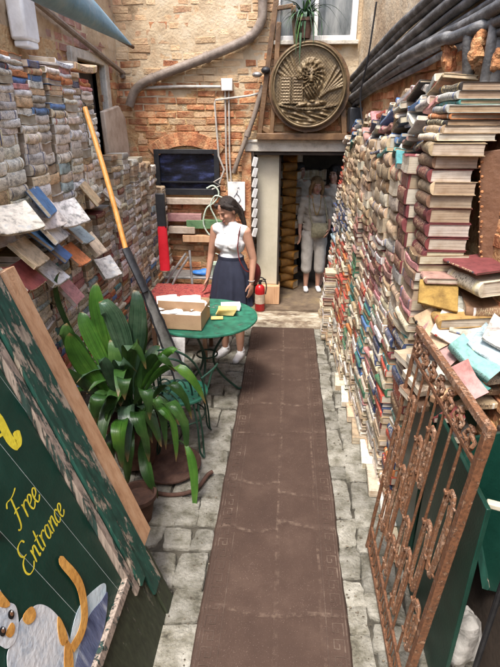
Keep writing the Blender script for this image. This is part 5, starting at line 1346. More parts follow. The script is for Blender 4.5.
# hose / cable coil hanging beside the window
mb=MB();hk=[(-.94,1.55),(-.86,1.58),(-.80,1.5),(-.85,1.4),(-.95,1.32),(-.99,1.15),(-.93,1.02),(-.85,.98),(-.80,1.06),(-.84,1.2),(-.9,1.35),(-.84,1.47),(-.74,1.44)]
mb.tube(smoothline([(x,5.93+.012*math.sin(i),z) for i,(x,z) in enumerate(hk)],5),.009,6);tag(mb.obj('hanging_hose','basket'),'pale looped hose hanging below the right end of the low window','hose')
mb=MB();mb.tube([(-.78,6.0,1.66),(-.86,5.95,1.62),(-.78,5.95,1.58),(-.88,5.94,1.54)],.008,6);tag(mb.obj('wire_hook','conduit'),'small pale wire hook beside the window bottom corner','hook')
# folding trestle frame
t=thing('folding_frame',(-1.15,5.1,.0),'grey folding metal chair frame leaning by the red sleeve','folding chair')
F=lambda x,y,z:Vector((x,y,z))
for pts,nm in (([F(-1.33,4.95,.45),F(-1.24,5.05,.72),F(-1.06,5.15,.98)],'rail'),([F(-1.26,4.92,.45),F(-1.17,5.0,.72),F(-1.02,5.08,.96)],'rail'),([F(-1.03,5.2,1.0),F(-1.0,5.1,.7),F(-.96,4.98,.3)],'rear_leg'),([F(-1.33,4.95,.46),F(-1.2,4.9,.62),F(-.98,4.98,.55)],'cross_bar')):
    mb=MB();mb.tube(smoothline(pts,4),.013,8);mb.obj(nm,'grey',t)
# red sleeve with black holder
t=thing('red_sleeve',(-1.27,5.0,.86),'red plastic sleeve hanging under a black holder by the far left stacks','sleeve')
mb=MB();
def rs(a,b):
    z=.84+.46*b;r0=.055*(1-.12*b);an=2*PI*a;return Vector((-1.255+r0*math.cos(an)*(1+.1*nz((a*5,b*7,1))),4.98+.03*math.sin(an),z))
mb.grid(20,10,rs);mb.obj('sleeve','redcloth',t)
mb=MB();mb.box2((-1.30,4.96,1.28),(-1.21,5.0,1.62));mb.obj('holder','black',t,bev=.008)
# oar with a grey blade
T0=aX(85,108,-1.52);J=aY(126,250,3.5);K=aY(146,292,3.4);Bq=aY(182,380,3.28)
t=thing('oar',Bq,'orange wooden oar with a dark collar and grey blade leaning on the books','oar')
mb=MB();mb.tube(smoothline([T0,T0.lerp(J,.5)+Vector((.01,0,.0)),J],6),.019,12);mb.obj('shaft','oarwood',t)
mb=MB();mb.tube(smoothline([J+(T0-J)*.01,J.lerp(K,.5),K],4),[.021]+[.034]*7+[.036] if False else .034,10,sq=.6);mb.obj('collar','black',t)
d=(Bq-K).normalized();sd=d.cross(Vector((.3,1,.2))).normalized();nn=sd.cross(d)
mb=MB()
def bl(a,b): 
    w_=.04+.025*b;return K+d*((Bq-K).length*b)+sd*(a-.5)*2*w_+nn*(.012*math.sin(a*PI)+.004*math.sin(b*30+a*4))
mb.grid(8,24,bl);mb.obj('blade','grey',t)
for sg in (0,1):
    mb=MB();mb.tube([bl(sg,b/12) for b in range(13)],.008,6);mb.obj('blade_edge','black',t)
# ================================================================== CHAIR
CC=Vector((-.735,3.16,0))
t=thing('garden_chair',CC,'dark green wrought iron chair with looped back and round perforated seat','chair')
mb=MB();mb.lathe([(0,.447),(.165,.447),(.185,.44),(.195,.45),(.192,.462),(.18,.466),(.16,.46),(0,.458)],CC,48);seat=mb.obj('seat','tablegreen',t)
mb=MB()
for rr2,n2 in ((.05,6),(.10,12),(.15,16)):
    for k in range(n2):
        a=2*PI*k/n2;mb.lathe([(0,.4605),(.008,.4605),(.008,.4625),(0,.4625)],CC+Vector((rr2*math.cos(a),rr2*math.sin(a),-.0005)),8)
mb.obj('perforations','black',seat)
for sx,sy in ((1,1),(1,-1),(-1,1),(-1,-1)):
    d=Vector((sx*.7,sy*.7,0));mb=MB()
    for o in (-.012,.012):
        off=Vector((-sy*o,sx*o,0))
        mb.tube(smoothline([CC+d*.17+off+Vector((0,0,.445)),CC+d*.215+off+Vector((0,0,.25)),CC+d*.23+off+Vector((0,0,.06)),CC+d*.255+Vector((0,0,.01))],5),.007,6)
    mb.obj('leg','irongreen',t)
mb=MB();mb.tube([CC+Vector((.165*math.cos(a),.165*math.sin(a),.27)) for a in [2*PI*k/28 for k in range(28)]],.006,6,closed=True);mb.obj('stretcher_ring','irongreen',t)
BYc=CC+Vector((-.02,-.17,0))
for k,(w_,h_,o) in enumerate(((.205,.47,0),(.16,.40,.01),(.11,.32,.02))):
    pts=[]
    for i in range(29):
        a=PI*i/28;x=w_*math.cos(a);z=.45+h_*min(1,math.sin(a)*1.0)**.75
        pts.append(BYc+Vector((x,-.10*(z-.45)/h_+.10*(x/w_)**2+o,z)))
    mb=MB();mb.tube(pts,.0075,8);mb.obj('back_hoop','irongreen',t)
for sg in (-1,1):
    pts=[BYc+Vector((sg*(.04+.055*math.cos(a)*(1-i/26)),-.03,.60+.075*math.sin(a)*(1-i/30))) for i,a in enumerate([2.6*PI*i/24 for i in range(25)])]
    mb=MB();mb.tube(pts,.006,6);mb.obj('back_scroll','irongreen',t)
    mb=MB();mb.tube(smoothline([BYc+Vector((sg*.2,.0,.66)),CC+Vector((sg*.25,-.05,.68)),CC+Vector((sg*.26,.06,.66)),CC+Vector((sg*.21,.1,.56)),CC+Vector((sg*.185,.06,.46))],5),.0075,8);mb.obj('arm','irongreen',t)
mb=MB();c=Vector((-.93,3.36,.62))
mb.box((-.86,3.44,.60),(.20,.03,.30),Matrix.Rotation(R(-20),3,'X')@Matrix.Rotation(R(8),3,'Z'));tag(mb.obj('pale_panel','silver',bev=.006),'pale grey plastic panel standing behind the iron chair','panel')
# ================================================================== PLANT
PC=Vector((-1.02,2.86,0))
t=thing('aspidistra',PC,'big potted plant with broad glossy green leaves between board and chair','potted plant')
mb=MB();mb.lathe([(0,.06),(.13,.06),(.175,.36),(.195,.36),(.195,.40),(.17,.40),(.16,.34),(0,.34)],PC,32);mb.obj('pot','terra',t)
mb=MB();mb.lathe([(0,.335),(.165,.335),(.165,.35),(0,.36)],PC,24);mb.obj('soil','joint',t)
base0=PC+Vector((0,0,.36))
leafprof=lambda s:(.10+.05*s if s<.22 else .12+.88*math.sin(PI*((s-.22)/.78)**.85)**.8)*(1 if s<.97 else .4)
rl_=random.Random(17);mb=MB()
def leafpx(tip,mid,Yt,Ym,w,mi,tw=0,b=None,n=16,fold=.22):
    tp=aY(*tip,Yt);md=aY(*mid,Ym);bs=b or base0+Vector((rl_.uniform(-.07,.07),rl_.uniform(-.06,.06),0))
    # control point so that the curve passes through mid
    c=md*2-(bs+tp)/2
    vs,fs=strip_leaf(mb,bs,c,tp,w*1.1,n,fold,side=cr+cf*rl_.uniform(-.4,.4),tw=tw+rl_.uniform(-.3,.3));mb.add(vs,fs,mi,None,list(LUV))
D_,L_,B_=0,1,2
for a in [((97,283),(103,330),2.95,2.9,.050,L_),((99,302),(120,335),2.75,2.75,.060,B_,.2),((134,290),(137,335),2.85,2.8,.050,B_),((141,300),(140,350),2.9,2.85,.038,D_),((67,323),(82,360),2.75,2.75,.062,D_),((70,333),(88,372),2.65,2.7,.06,L_),((83,312),(95,345),2.9,2.85,.045,L_),((60,272),(68,325),2.95,2.9,.018,D_),
 ((146,369),(130,350),2.62,2.68,.048,D_,.2),((137,372),(118,368),2.6,2.66,.034,B_,.3),((181,351),(158,363),2.75,2.72,.026,L_),((206,404),(168,368),2.72,2.7,.032,L_),((96,424),(104,396),2.45,2.5,.042,D_),((122,468),(120,425),2.4,2.45,.046,L_),((149,462),(138,415),2.48,2.5,.042,D_),((158,499),(145,462),2.42,2.5,.038,D_),
 ((103,445),(108,410),2.5,2.52,.04,D_),((186,455),(172,405),2.62,2.62,.036,D_),((176,462),(165,410),2.6,2.6,.034,L_),((166,450),(156,400),2.66,2.64,.03,D_),((128,486),(128,440),2.5,2.5,.036,D_),((110,480),(112,440),2.52,2.52,.038,D_),((98,360),(110,375),2.6,2.62,.035,B_),((175,372),(150,362),2.7,2.7,.03,D_),
 ((192,420),(168,385),2.7,2.7,.03,D_),((75,395),(92,395),2.6,2.62,.04,D_),((62,372),(84,385),2.68,2.7,.045,D_),((110,340),(118,372),2.8,2.75,.04,D_),((160,345),(145,370),2.95,2.85,.04,D_),((125,400),(125,380),2.45,2.55,.04,D_),((150,420),(142,390),2.5,2.55,.036,D_)]: leafpx(*a)
vs,fs=strip_leaf(mb,aY(178,440,2.66),aY(196,452,2.55)*1.0+Vector((.02,0,.06)),aY(194,516,2.5),.030,16,.2,side=cr,tw=.2);mb.add(vs,fs,L_,None,list(LUV))
for k in range(36):
    a=rl_.uniform(0,2*PI);e=rl_.uniform(.1,1.2);L=rl_.uniform(.38,.62)
    hd=Vector((math.cos(a),math.sin(a),0));
    if hd.x>.3: L*=.62
    md=base0+hd*L*.45*math.cos(e)+Vector((0,0,L*(.5+.35*math.sin(e))));tp=base0+hd*L*.95*math.cos(e*.8)+Vector((0,0,L*(1.05*math.sin(e)-.15)))
    vs,fs=strip_leaf(mb,base0+hd*.06,md*2-(base0+tp)/2,tp,rl_.uniform(.034,.054),12,.22);mb.add(vs,fs,rl_.choice([D_,D_,D_,L_,B_]),None,list(LUV))
mb.obj('leaves',['leafd','leafl','leafb'],t)
t=thing('clay_dish',(-.73,2.78,0),'brown clay dish and broken rim on the paving under the leaves','clay dish')
mb=MB();mb.lathe([(0,.008),(.17,.008),(.205,.04),(.22,.042),(.22,.03),(.19,.0),(0,0)],(-.78,2.86,.004),40);mb.obj('dish','terra',t)
mb=MB();mb.tube(smoothline([(-.86,2.58,.02),(-.70,2.56,.02),(-.56,2.62,.02),(-.50,2.76,.03),(-.47,2.80,.03)],5),.014,8);tag(mb.obj('clay_edging','terra'),'curved terracotta edging lying on the paving by the plant','edging')
t=thing('terracotta_planter',(-.9,2.42,0),'small brown terracotta planter tucked behind the painted board','planter')
mb=MB();mb.lathe([(0,0),(.07,0),(.10,.17),(.115,.17),(.115,.20),(.10,.20),(.09,.16),(0,.16)],(-.86,2.36,.004),32);mb.obj('pot','terra',t)
# ================================================================== FIRE EXTINGUISHER
t=thing('fire_extinguisher',(-.30,5.93,.07),'red fire extinguisher with a black hose standing before the cream panel','fire extinguisher')
c=(-.31,5.9,.075)
mb=MB();mb.lathe([(0,0),(.055,0),(.062,.01),(.062,.27),(.055,.31),(.03,.335),(.018,.34),(0,.34)],c,32);mb.obj('cylinder','redpaint',t)
mb=MB();mb.lathe([(.0632,.10),(.0634,.10),(.0634,.22),(.0632,.22)],c,32);mb.obj('label_band','tancloth',t)
mb=MB();mb.lathe([(0,.34),(.018,.34),(.018,.37),(.024,.372),(.024,.385),(0,.385)],c,16);mb.box((c[0]+.03,c[1],c[2]+.395),(.09,.016,.01),Matrix.Rotation(R(-12),3,'Y'));mb.box((c[0]+.03,c[1],c[2]+.375),(.08,.014,.008));mb.obj('valve','black',t)
mb=MB();mb.tube(smoothline([(c[0]-.02,c[1],c[2]+.37),(c[0]-.055,c[1]-.02,c[2]+.41),(c[0]-.02,c[1]-.03,c[2]+.44),(c[0]+.05,c[1]-.03,c[2]+.42),(c[0]+.08,c[1]-.02,c[2]+.33),(c[0]+.07,c[1]-.02,c[2]+.22)],5),.008,8);mb.obj('hose','black',t)
# ================================================================== PEOPLE
def remesh(mb,name,vox,mat,parent=None,smooth=4,fn=None):
    me=bpy.data.meshes.new(name);me.from_pydata([tuple(v) for v in mb.v],[],mb.f);me.validate()
    bm=bmesh.new();bm.from_mesh(me);bmesh.ops.recalc_face_normals(bm,faces=bm.faces);bm.to_mesh(me);bm.free()
    o=bpy.data.objects.new(name,me);col.objects.link(o)
    m=o.modifiers.new('r','REMESH');m.mode='VOXEL';m.voxel_size=vox
    s=o.modifiers.new('s','SMOOTH');s.factor=.5;s.iterations=smooth
    dg=bpy.context.evaluated_depsgraph_get();ev=o.evaluated_get(dg)
    m2=bpy.data.meshes.new_from_object(ev);bpy.data.objects.remove(o);bpy.data.meshes.remove(me)
    for v in m2.vertices:
        p=v.co
        if fn: p=fn(p)
        v.co=p
    m2.polygons.foreach_set('use_smooth',[True]*len(m2.polygons))
    m2.materials.clear();m2.materials.append(M[mat] if isinstance(mat,str) else mat)
    m2.name=name;r=bpy.data.objects.new(name,m2);col.objects.link(r)
    if parent is not None: r.parent=parent
    return r
def person(root_loc,rz,label,J,vox=.0055,head_rot=(0,0,0),hair='hair',hair_fn=None,face=True,scale=1.,f=1.):
    """local frame: +x the person's left, -y the way they face, z up"""
    t=thing('person',root_loc,label,'person');t.rotation_euler=(0,0,rz);t.scale=(scale,)*3
    t['_o']=[0,0,0]
    b=MB();V=Vector
    HC=V(J['head']);HR=Euler(head_rot).to_matrix();NK=V(J['neck'])
    hp=lambda x,y,z:HC+HR@V((x,y,z))          # head space, origin at the skull centre
    # torso
    P,W,Cc=V(J['pelvis']),V(J['waist']),V(J['chest'])
    b.ball(P,(.155*f,.112*f,.12),18);b.ball(P+V((0,.035,-.05)),(.14*f,.095*f,.10),16)
    b.ball((P+W)/2,(.14*f,.10*f,.12),16);b.ball(W,(.118*f,.088*f,.11),16);b.ball(Cc,(.145*f,.10*f,.15),18)
    for sx in (-1,1):
        if J.get('bust',0): b.ball(Cc+V((sx*.068,-.068,-.01)),(.058,.050,.056),12)
    b.capsule(Cc+V((0,.005,.08)),.08,NK,.05);b.capsule(NK,.05,hp(0,.02,-.06),.047)
    for s in (-1,1):
        S=V(J['sh'][0 if s<0 else 1]);E=V(J['el'][0 if s<0 else 1]);Wr=V(J['wr'][0 if s<0 else 1])
        b.capsule(Cc+V((s*.06,.0,.11)),.062,S,.048*f);b.capsule(S,.047*f,E,.036*f);b.capsule(E,.036*f,Wr,.023*f)
        # hand
        d=(V(J['hd'][0 if s<0 else 1])).normalized();side=V(J['hs'][0 if s<0 else 1]).normalized();side=(side-d*side.dot(d)).normalized();n=d.cross(side)
        Th=Matrix((side,n,d)).transposed()
        b.ball(Wr+d*.045,(.037,.015,.05),12,0,None,Th)
        for q in range(4):
            k=Wr+d*(.082-.004*abs(q-1.2))+side*(.026-.0175*q)
            L=[.030,.034,.032,.025][q];cu_=J.get('curl',.5)
            p=k;ang=0
            for seg in range(3):
                ang+=cu_*(.45 if seg else .3);dd=(d*math.cos(ang)+n*math.sin(ang)*J.get('cs',1)).normalized()
                p2=p+dd*L*(1-.18*seg);b.capsule(p,.0088-.0009*seg,p2,.0082-.0009*seg,8);p=p2
        k=Wr+d*.03+side*.032;k2=k+(d*.8+side*.55+n*.25*J.get('cs',1)).normalized()*.034;k3=k2+(d*1+side*.1+n*.3).normalized()*.028
        b.capsule(k,.0115,k2,.0095,8);b.capsule(k2,.0095,k3,.008,8)
        Hp,Kn,An=[V(J[q][0 if s<0 else 1]) for q in ('hip','kn','an')]
        b.capsule(Hp,.088*f,Kn,.056*f);b.capsule(Kn,.055*f,(Kn*.65+An*.35)+V((0,.014,0)),.053*f);b.capsule((Kn*.65+An*.35)+V((0,.014,0)),.053*f,An,.033*f)
        b.capsule(An,.034,An+V((0,.02,-.045)),.032);b.capsule(An+V((0,.02,-.045)),.03,An+V((J.get('toe',0)*s,-.13,-.06)),.026)
    # head
    b.ball(hp(0,.012,.025),(.074,.092,.085),20,0,None,HR);b.ball(hp(0,-.022,-.035),(.056,.066,.075),18,0,None,HR)
    b.ball(hp(0,-.068,-.095),(.024,.020,.018),10,0,None,HR)
    b.capsule(hp(-.03,-.074,.012),.012,hp(.03,-.074,.012),.012,8)
    b.capsule(hp(0,-.085,-.002),.008,hp(0,-.100,-.036),.0125,8)
    for sx in (-1,1):
        b.ball(hp(sx*.034,-.062,-.035),(.02,.02,.022),10,0,None,HR);b.ball(hp(sx*.076,.01,-.018),(.010,.018,.03),10,0,None,HR)
        b.ball(hp(sx*.012,-.096,-.040),.009,8)
    b.ball(hp(0,-.082,-.066),(.020,.012,.010),10,0,None,HR)
    body=remesh(b,'body',vox,'skin',t,3)
    def small(name,mat,fn_):
        m=MB();fn_(m);m.obj(name,mat,t)
    if face:
        for sx in (-1,1):
            if face=='down':
                small('eyelashes','hair',lambda m:m.tube([hp(sx*.019,-.0835,-.006),hp(sx*.030,-.0865,-.010),hp(sx*.042,-.0775,-.006)],[.0012,.002,.0012],6))
                small('eyebrow','hair',lambda m:m.tube([hp(sx*.014,-.0875,.012),hp(sx*.030,-.0875,.018),hp(sx*.046,-.078,.013)],[.002,.0028,.0015],6));continue
            small('eye','eyewhite',lambda m:m.ball(hp(sx*.030,-.0815,-.006),(.0125,.0065,.0055),12,0,None,HR))
            small('iris','eye',lambda m:m.ball(hp(sx*.030,-.0865,-.007),(.005,.003,.0048),10,0,None,HR))
            small('eyebrow','hair' if hair!='blond' else 'blond',lambda m:m.tube([hp(sx*.014,-.089,.012),hp(sx*.030,-.090,.018),hp(sx*.046,-.080,.013)],[.003,.0035,.0018],6))
        small('lips','lip',lambda m:(m.tube([hp(-.019,-.088,-.064),hp(0,-.0955,-.061),hp(.019,-.088,-.064)],[.002,.0052,.002],8),m.tube([hp(-.015,-.088,-.069),hp(0,-.0945,-.0705),hp(.015,-.088,-.069)],[.002,.0055,.002],8)))
    return t,hp,HR,body
def loft(rings,n=40,folds=0,amp=0,seed=0):
    """rings: (centre, rx, ry, fold strength)"""
    m=MB();vs=[]
    for (c,rx,ry,fs_) in rings:
        for k in range(n):
            a=2*PI*k/n;q=1+fs_*amp*(math.sin(a*folds+seed)+.5*math.sin(a*(folds*1.7)+seed*2))
            vs.append(Vector(c)+Vector((rx*q*math.cos(a),ry*q*math.sin(a),0)))
    m.add(vs,[(i*n+k,i*n+(k+1)%n,(i+1)*n+(k+1)%n,(i+1)*n+k) for i in range(len(rings)-1) for k in range(n)])
    return m
# --- woman at the table
V=Vector
J=dict(pelvis=(0,0,.90),waist=(.0,-.0,1.05),chest=(0,.0,1.22),neck=(0,-.005,1.395),head=(-.02,-.03,1.515),bust=1,
 sh=((-.165,.0,1.325),(.165,.0,1.325)),el=((-.215,.0,1.08),(.225,.03,1.07)),wr=((-.225,-.07,.86),(.235,-.03,.85)),
 hd=((-.05,-.25,-1),(0,-.15,-1)),hs=((.35,-1,0),(-.3,-1,0)),curl=.55,cs=1,
 hip=((-.085,0,.86),(.085,0,.86)),kn=((-.085,-.01,.47),(.08,-.005,.47)),an=((-.10,.03,.095),(.085,.015,.095)),toe=.02)
t,hp,HR,_=person((-.53,4.70,0),R(-22),'woman in white sleeveless top and navy skirt looking down at the green table',J,head_rot=(R(24),R(-8),R(-22)),face='down')
b=MB();Cc=V(J['chest']);W=V(J['waist'])
b.ball(W+V((0,0,-.03)),(.129,.099,.09),18);b.ball(W,(.127,.097,.11),18);b.ball(Cc,(.153,.108,.145),18)
for sx in (-1,1): b.ball(Cc+V((sx*.068,-.070,-.01)),(.064,.056,.062),14);b.capsule(Cc+V((sx*.055,0,.105)),.076,Cc+V((sx*.138,.0,.110)),.057)
b.capsule(Cc+V((0,.005,.09)),.078,V((0,.0,1.375)),.064)
tp=remesh(b,'top',.006,'knit',t,3,lambda p:p+V((p.x,p.y,0)).normalized()*(.0035*nz((p.x*18,p.y*18,p.z*40))+.002*math.sin(p.z*90+p.x*40)))
import math as _m
m=loft([((0,0,1.075),.124,.095,0),((0,0,1.04),.135,.105,.1),((0,0,.99),.158,.125,.35),((0,.005,.92),.183,.145,.8),((0,.005,.82),.200,.160,1.2),((0,.0,.70),.212,.172,1.6),((0,.0,.60),.222,.182,1.9),((0,.0,.597),.215,.175,1.9),((0,0,.70),.204,.164,1.6)],96,10,.034,1.3)
m.obj('skirt','navy',t)
m=MB();m.lathe([(.126,-.012),(.132,-.010),(.132,.016),(.124,.018)],(0,0,1.065),48,0,None,None,1,.78);m.obj('waistband','navy',t)
def hair1(m):
    m.ball(hp(0,.024,.035),(.083,.094,.088),22,0,None,HR);m.ball(hp(0,.055,.0),(.073,.065,.085),18,0,None,HR)
    for sx in (-1,1): m.capsule(hp(sx*.045,-.055,.075),.024,hp(sx*.073,.01,.01),.022);m.capsule(hp(sx*.073,.01,.01),.02,hp(sx*.06,.06,-.05),.02)
    m.ball(hp(0,.11,.02),(.032,.03,.032),12,0,None,HR)
    m.capsule(hp(0,.115,.01),.028,hp(.02,.125,-.08),.032);m.capsule(hp(.02,.125,-.08),.032,hp(.04,.09,-.20),.022);m.capsule(hp(.04,.09,-.2),.022,hp(.045,.08,-.27),.008)
b=MB();hair1(b);remesh(b,'hair',.006,'hair',t,3,lambda p:p+V((0,0,1))*0+(p-V((0,.02,1.53))).normalized()*.003*nz((p.x*60,p.y*14,p.z*60)))
rs_=random.Random(3);m=MB()
for q in range(26):
    sx=rs_.choice((-1,1));a0=hp(sx*rs_.uniform(.02,.07),-.04+rs_.uniform(-.03,.08),.10);a1=hp(sx*rs_.uniform(.075,.092),rs_.uniform(-.02,.06),.0);a2=hp(sx*rs_.uniform(.05,.095),rs_.uniform(.02,.10),-.10-rs_.uniform(0,.08))
    m.tube(smoothline([a0,a1,a2],5),.0012,4)
m.obj('hair_strands','hair',t)
for s,A_ in ((-1,V(J['an'][0])),(1,V(J['an'][1]))):
    b=MB();b.capsule(A_+V((0,.03,-.055)),.038,A_+V((.01*s,-.05,-.058)),.042);b.capsule(A_+V((.01*s,-.05,-.06)),.042,A_+V((.02*s,-.135,-.066)),.034);b.ball(A_+V((0,.015,-.02)),(.042,.05,.032),12)
    remesh(b,'shoe',.006,'shoe',t,2,lambda p:V((p.x,p.y,max(p.z,.004))))
    m=MB();m.prism([A_+V((.012*s*(1-math.sin(a)),-.052-.105*-math.sin(a)*1.0,-.093)) if False else V((A_.x+.008*s+.043*math.cos(a)*(1-.12*math.sin(-a)),A_.y-.058+.118*math.sin(a),.001)) for a in [2*PI*q/28 for q in range(28)]],(0,0,.022));m.obj('sole','grey',t,bev=.004)
    m=MB();m.lathe([(.034,-.0),(.037,.0),(.036,.022),(.033,.023)],A_+V((0,.01,.0)),20);m.obj('sock','knit',t)
    m=MB()
    for q in range(4): m.tube([A_+V((-.02+.01*s,-.03-.022*q,-.014-.008*q)),A_+V((.01*s,-.032-.022*q,-.008-.008*q)),A_+V((.02+.01*s,-.03-.022*q,-.014-.008*q))],.0028,6)
    m.obj('laces','knit',t)
# thin shoulder strap and dark red bag behind her
m=MB();m.tube(smoothline([V((.125,-.10,1.20)),V((.13,-.065,1.34)),V((.125,0,1.375)),V((.14,.085,1.3)),V((.17,.13,1.1)),V((.19,.14,.98))],5),.009,8,sq=.5);m.tube(smoothline([V((.125,-.10,1.20)),V((.155,-.115,1.08)),V((.19,-.06,.97)),V((.2,.08,.93))],5),.008,8,sq=.5);m.obj('bag_strap','bagred',t)
m=MB();c=V((.175,.16,.88));m.ball(c,(.06,.09,.11),18);m.obj('handbag','bagred',t)
m=MB();m.tube([V(J['wr'][1])+V((0,0,.02))+V((.028*math.cos(a),.026*math.sin(a),0)) for a in [2*PI*k/16 for k in range(16)]],.0035,6,closed=True);m.obj('bracelet','silver',t)
m=MB();m.tube(smoothline([V((-.05,-.05,1.40)),V((-.035,-.085,1.36)),V((0,-.105,1.325)),V((.035,-.085,1.36)),V((.05,-.05,1.40))],5),.0016,5);m.ball((0,-.11,1.318),.006,8);m.obj('necklace','silver',t)
# --- blond woman in white inside the doorway
J2=dict(pelvis=(0,0,.90),waist=(0,0,1.05),chest=(0,0,1.22),neck=(0,0,1.395),head=(0,-.01,1.52),bust=0,
 sh=((-.17,0,1.325),(.17,0,1.325)),el=((-.205,.03,1.08),(.205,.02,1.08)),wr=((-.215,-.05,.86),(.185,-.12,.93)),
 hd=((0,-.2,-1),(-.3,-.6,-.6)),hs=((.3,-1,0),(-.3,-1,0)),curl=.6,cs=1,hip=((-.09,0,.86),(.09,0,.86)),kn=((-.09,-.02,.48),(.09,.0,.48)),an=((-.09,.02,.085),(.09,.03,.085)))
t,hp,HR,_=person((.37,6.72,.09),R(4),'blond woman in white blouse and cropped trousers with an olive bag in the doorway',J2,.007,(R(4),0,R(6)),'blond',scale=.93)
def blouse(t,f=1,mat='whitecloth',slv=True,nm='blouse'):
    b=MB();b.ball((0,-.01,1.22),(.165*f,.135*f,.155),18);b.ball((0,0,1.05),(.155*f,.12*f,.14),18);b.ball((0,0,.95),(.175*f,.135*f,.12),18)
    b.capsule((0,0,1.30),.085,(0,0,1.365),.062)
    for s in (-1,1):
        b.capsule((s*.08,0,1.31),.07,(s*.172,0,1.32),.058);b.capsule((s*.165,0,1.32),.052,(s*.20,.02,1.13),.055)
        if slv: b.capsule((s*.20,.02,1.14),.052,(s*.21,.0,1.02),.046)
    return remesh(b,nm,.008,mat,t,3,lambda p:p+V((p.x,p.y,0)).normalized()*.006*math.sin(p.z*60+p.x*25))
blouse(t,1,'blousew')
b=MB()
for s in (-1,1): b.capsule((s*.09,0,.84),.105,(s*.095,-.01,.55),.085);b.capsule((s*.095,-.01,.55),.085,(s*.095,0,.33),.078)
b.ball((0,0,.88),(.175,.13,.12),16);remesh(b,'trousers',.008,'trouserw',t,3,lambda p:p*1.0+V((p.x,p.y,0))*.018*math.sin(p.z*38+p.x*30))
b=MB();b.ball(hp(0,.02,.035),(.086,.10,.09),18,0,None,HR)
for s in (-1,1): b.capsule(hp(s*.06,-.05,.05),.03,hp(s*.082,-.01,-.04),.03);b.capsule(hp(s*.082,0,-.04),.032,hp(s*.085,.01,-.12),.024)
b.ball(hp(0,.06,-.04),(.08,.05,.09),14,0,None,HR);remesh(b,'hair',.007,'blond',t,3)
m=MB();c=V((.04,-.17,.95))
def bg_(a,bb_): an=2*PI*a;z=.83+.2*bb_;r_=1-.12*abs(bb_-.5);return V((.05+.12*r_*math.cos(an),-.165+.045*math.sin(an)*math.sin(PI*min(.98,bb_*.9+.1)),z))
m.grid(24,8,bg_);m.obj('olive_bag','bagtan',t)
m=MB();m.tube(smoothline([V((-.06,-.17,1.02)),V((-.10,-.14,1.2)),V((-.1,-.06,1.37)),V((-.08,.06,1.36)),V((.0,.15,1.2))],4),.01,6);m.tube(smoothline([V((.16,-.16,1.02)),V((.13,-.14,1.2)),V((.1,-.06,1.37)),V((.08,.06,1.36))],4),.01,6);m.obj('bag_strap','bagtan',t)
for s in (-1,1):
    b=MB();b.capsule((s*.09,.04,.03),.036,(s*.095,-.11,.03),.036);remesh(b,'shoe',.008,'shoe',t,2,lambda p:V((p.x,p.y,max(p.z,.003))))
m=MB();m.tube(smoothline([V((-.06,-.06,1.39)),V((-.045,-.14,1.25)),V((0,-.155,1.14)),V((.045,-.14,1.25)),V((.06,-.06,1.39))],4),.006,6);m.obj('necklace','mustard',t)
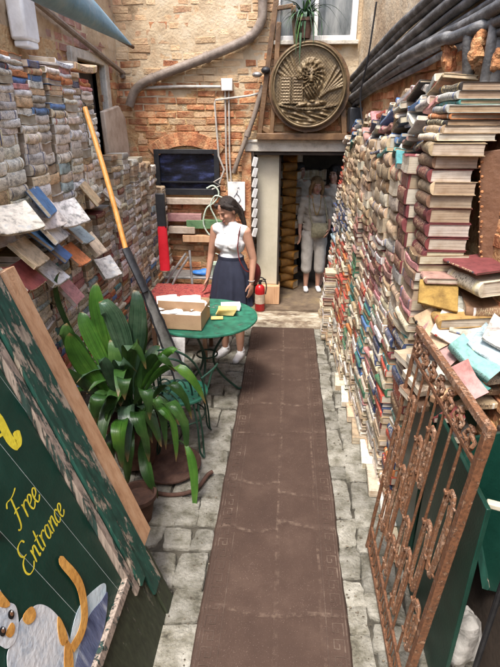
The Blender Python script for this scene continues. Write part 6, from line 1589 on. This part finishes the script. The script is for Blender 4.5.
# --- dark-haired visitor beside her
J3=dict(J2);J3['head']=(.01,-.0,1.53)
t,hp,HR,_=person((.60,6.98,.09),R(-12),'dark haired visitor in pale top with a black bag, half hidden by the right books',J3,.008,(0,0,R(-14)),'hair')
blouse(t,.95,'tancloth',True,'top')
b=MB();b.ball(hp(0,.02,.035),(.088,.1,.09),18,0,None,HR);b.ball(hp(0,.06,-.06),(.085,.05,.12),14,0,None,HR)
for s in (-1,1): b.capsule(hp(s*.07,-.03,.04),.03,hp(s*.085,.01,-.12),.03)
remesh(b,'hair',.008,'hair',t,3)
m=loft([((0,0,1.0),.15,.12,0),((0,0,.9),.18,.145,.5),((0,0,.72),.19,.15,1),((0,0,.52),.195,.15,1.2)],48,7,.02,2);m.obj('shorts','black',t)
m=MB();m.ball((-.2,-.09,.92),(.10,.07,.20),18);m.obj('black_bag','black',t)
m=MB();m.tube(smoothline([V((-.17,-.12,1.05)),V((-.14,-.1,1.25)),V((-.13,0,1.38)),V((-.16,.08,1.2))],4),.014,8);m.obj('bag_strap','black',t)
# --- third visitor further in, mostly in shadow
t,hp,HR,_=person((.15,7.6,.09),R(30),'visitor in dark trousers and pale shirt standing deep in the shop shadow',J2,.009,(0,0,R(20)),'hair')
blouse(t,1,'tancloth',True,'shirt')
b=MB();b.ball(hp(0,.02,.035),(.086,.1,.088),16,0,None,HR);b.ball(hp(0,.05,-.02),(.08,.05,.08),14,0,None,HR);remesh(b,'hair',.009,'hair',t,3)
b=MB()
for s in (-1,1): b.capsule((s*.09,0,.84),.1,(s*.095,0,.12),.065)
b.ball((0,0,.88),(.17,.13,.12),16);remesh(b,'trousers',.009,'black',t,3)
# ================================================================== LIGHT, CAMERA
w=bpy.data.worlds.new('World');sc.world=w;w.use_nodes=True
n=w.node_tree.nodes;l=w.node_tree.links
sk=n.new('ShaderNodeTexSky');sk.sky_type='NISHITA';sk.sun_disc=False;sk.sun_elevation=R(64);sk.sun_rotation=R(200);sk.dust_density=3
bg=n['Background'];bg.inputs[1].default_value=.15;l.new(sk.outputs[0],bg.inputs[0])
L=bpy.data.lights.new('sun','SUN');L.energy=1.5;L.angle=R(14);L.color=(1,.97,.93)
so=bpy.data.objects.new('sun',L);col.objects.link(so)
el,az=R(64),R(200)   # azimuth clockwise from +Y
dirv=Vector((math.sin(az)*math.cos(el),math.cos(az)*math.cos(el),math.sin(el)))
so.rotation_euler=dirv.to_track_quat('Z','Y').to_euler();so.location=(0,-3,8)
cam=bpy.data.cameras.new('camera');co=bpy.data.objects.new('camera',cam);col.objects.link(co)
cam.sensor_fit='HORIZONTAL';cam.sensor_width=36;cam.lens=36;cam.clip_end=200;cam.clip_start=.02
co.location=(0,0,H)
co.rotation_euler=Matrix((cr,cu,-cf)).transposed().to_euler()
sc.camera=co
vs_=sc.view_settings;vs_.view_transform='Standard';vs_.look='None';vs_.gamma=1;vs_.exposure=1.8
for o in bpy.data.objects:
    if '_o' in o: del o['_o']
